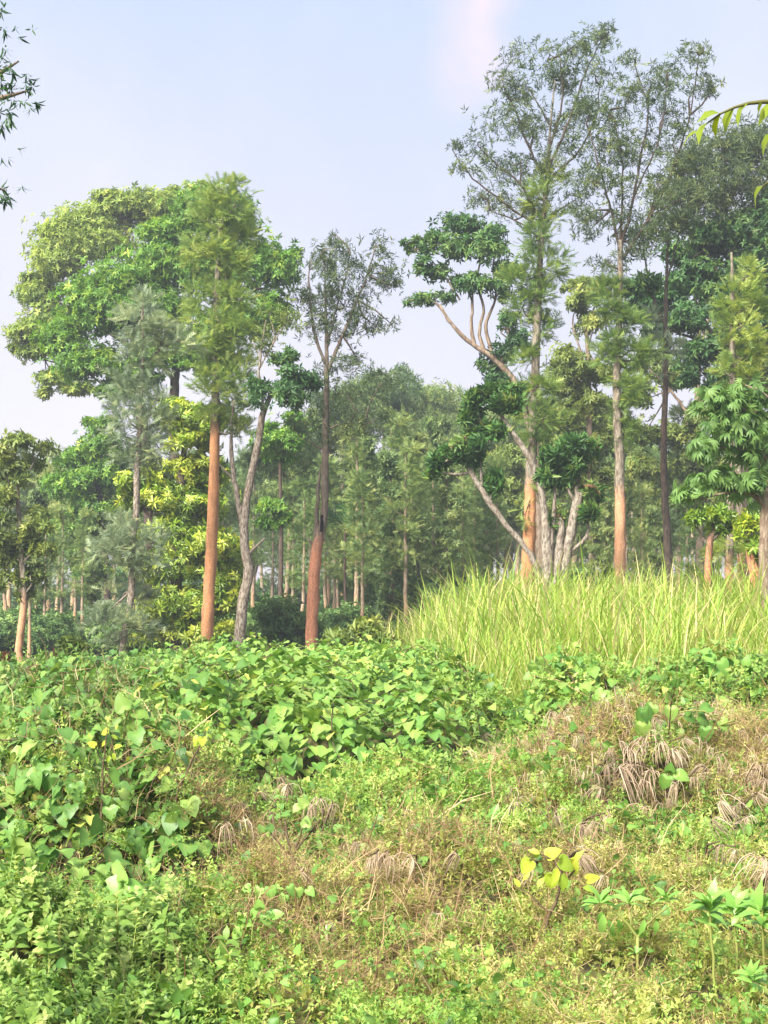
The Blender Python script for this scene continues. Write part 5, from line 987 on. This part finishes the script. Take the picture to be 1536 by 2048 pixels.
# ------------------------------------------------------------------ trees just outside the frame whose leaves hang into it
def overhang(label, D, xoff, limbs, sprays, leaf, templ, size, trunk_r=.16):
    base = np.array([xoff, D, float(terrain(xoff, D))]); t = thing('overhanging_tree', label, 'tree', base); tb = Batch(); H = 7.5
    tube(tb, [base - [0, 0, .2], base + [.1, 0, 3], base + [0, .1, H]], [trunk_r * 1.2, trunk_r, trunk_r * .5], 9, .3, .05); tb.build('trunk', B_BROWN, t, smooth=True)
    lb, cb = Batch(), Batch()
    for q in limbs:
        P = [at(a, b, D) for a, b in q]; st = base + [0, 0, np.clip(P[0][2] - base[2] - .3, 1, H - .3)]
        tube(lb, [st] + P, np.linspace(.05, .006, len(P) + 1), 5, .2, .05)
    for (px, py, n, spread) in sprays:
        p = at(px, py, D) + RNG.normal(0, 1, (n, 3)) * spread * np.array([1, 1, 1]); p = np.atleast_2d(p)
        ax = unit(np.array([.3 * -np.sign(xoff), 0, -.8]) + RNG.normal(0, .5, (n, 3)))
        for i in range(n): cb.put(templ[RNG.integers(len(templ))], p[i:i + 1], ax[i:i + 1], unit(RNG.normal(0, .5, (1, 3)) + [0, -.5, 1]), size * RNG.uniform(.75, 1.2), .45 + RNG.normal(0, .2))
    lb.build('limbs', B_BROWN, t, smooth=True, kind='stuff'); cb.build('crown', leaf, t); return t
HANG = [sprig_whorl(5, .2, .6, 81, droop=.1, leaf=blade6(.2, .04, .15)), sprig_whorl(4, .22, .8, 82, droop=.1, leaf=blade6(.22, .04, .15)), sprig_whorl(6, .2, 1.0, 83, leaf=blade6(.2, .04, .2))]
overhang('dark narrow-leaved branch tips hanging in at the upper left edge', 10, -4.2, [[(-200, 230), (-60, 210), (20, 192), (55, 182)], [(-200, 120), (-60, 130), (10, 150), (38, 122)], [(-200, 350), (-40, 370), (10, 380)], [(-200, 30), (-30, 40), (2, 60)]],
         [(6, 140, 7, .05), (25, 140, 4, .03), (52, 158, 3, .02), (60, 168, 3, .02), (0, 170, 6, .04), (12, 175, 3, .03), (28, 195, 2, .02), (45, 198, 2, .02), (68, 202, 2, .015), (10, 225, 3, .03), (12, 245, 3, .02), (22, 215, 2, .02), (2, 55, 3, .03), (6, 100, 3, .02), (5, 20, 3, .03), (0, 310, 2, .02), (5, 395, 5, .035), (18, 392, 4, .03), (-60, 200, 40, .2), (-60, 380, 30, .15), (-60, 60, 30, .2)], M_NEARDARK, HANG, .085)
def frond_branch():
    D = 8; base = np.array([4.7, D, float(terrain(4.7, D))]); t = thing('overhanging_tree', 'bright yellow-green leaf sprays reaching in at the upper right edge', 'tree', base); tb = Batch()
    tube(tb, [base - [0, 0, .2], base + [-.1, 0, 2.5], base + [0, 0, 6.5]], [.14, .11, .05], 8, .3, .05); tb.build('trunk', B_BROWN, t, smooth=True)
    lb = Batch(); me = leaf_meshes([blade6(.42, .07, .3), blade6(.5, .09, .22)], M_FRESHVINE, 'leaf', .5)
    for q, n in (([(1640, 215), (1536, 203), (1490, 208), (1440, 228), (1395, 262)], 15), ([(1640, 330), (1580, 345), (1545, 358), (1525, 372)], 5), ([(1640, 240), (1590, 262), (1545, 265)], 5), ([(1640, -80), (1580, -40), (1530, -12), (1516, 0)], 1)):
        P = [at(a, b, D) for a, b in q]; st = base + [0, 0, P[0][2] - base[2] - .2]; PP, RR = tube(lb, [st] + P, np.linspace(.02, .003, len(P) + 1), 5, .08, .04)
        s0 = len(PP) // 2
        for k in range(n * 2):
            i = s0 + (len(PP) - 1 - s0) * k // (n * 2 - 1) if n > 1 else s0; p = PP[i]; sgn = 1 if k % 2 else -1
            ax = np.array([-.55 + RNG.normal(0, .2), sgn * .5 + RNG.normal(0, .25), -.75 + RNG.normal(0, .2)]); child('leaf', me[k % 2], t, p, (ax, (RNG.normal(0, .3) - .5, RNG.normal(0, .5) - .3, .6)), RNG.uniform(.12, .17))
    lb.build('stalks', M_STEM, t, smooth=True, kind='stuff')
frond_branch()

# ------------------------------------------------------------------ the hazy air
def haze():
    m, n, N, L = new_mat('hazy_air'); o = N.new('ShaderNodeOutputMaterial'); v = N.new('ShaderNodeVolumePrincipled')
    v.inputs['Color'].default_value = (.82, .9, 1.0, 1); v.inputs['Density'].default_value = .0011; v.inputs['Anisotropy'].default_value = .2
    L.new(v.outputs[0], o.inputs['Volume'])
    x, y0, y1, z0, z1 = 180, -40, 330, -2.5, 24
    V = [(sx * x, yy, zz) for zz in (z0, z1) for yy in (y0, y1) for sx in (-1, 1)]
    F = [(0, 1, 3), (0, 3, 2), (4, 7, 5), (4, 6, 7), (0, 5, 1), (0, 4, 5), (2, 3, 7), (2, 7, 6), (0, 2, 6), (0, 6, 4), (1, 5, 7), (1, 7, 3)]
    F = [(a, c, b) for a, b, c in F]
    B = Batch(); B.add(V, F, 0); h = B.build('haze', m); h['kind'] = 'stuff'; h['label'] = 'thin bluish morning haze in the air'; h['category'] = 'haze'
haze()
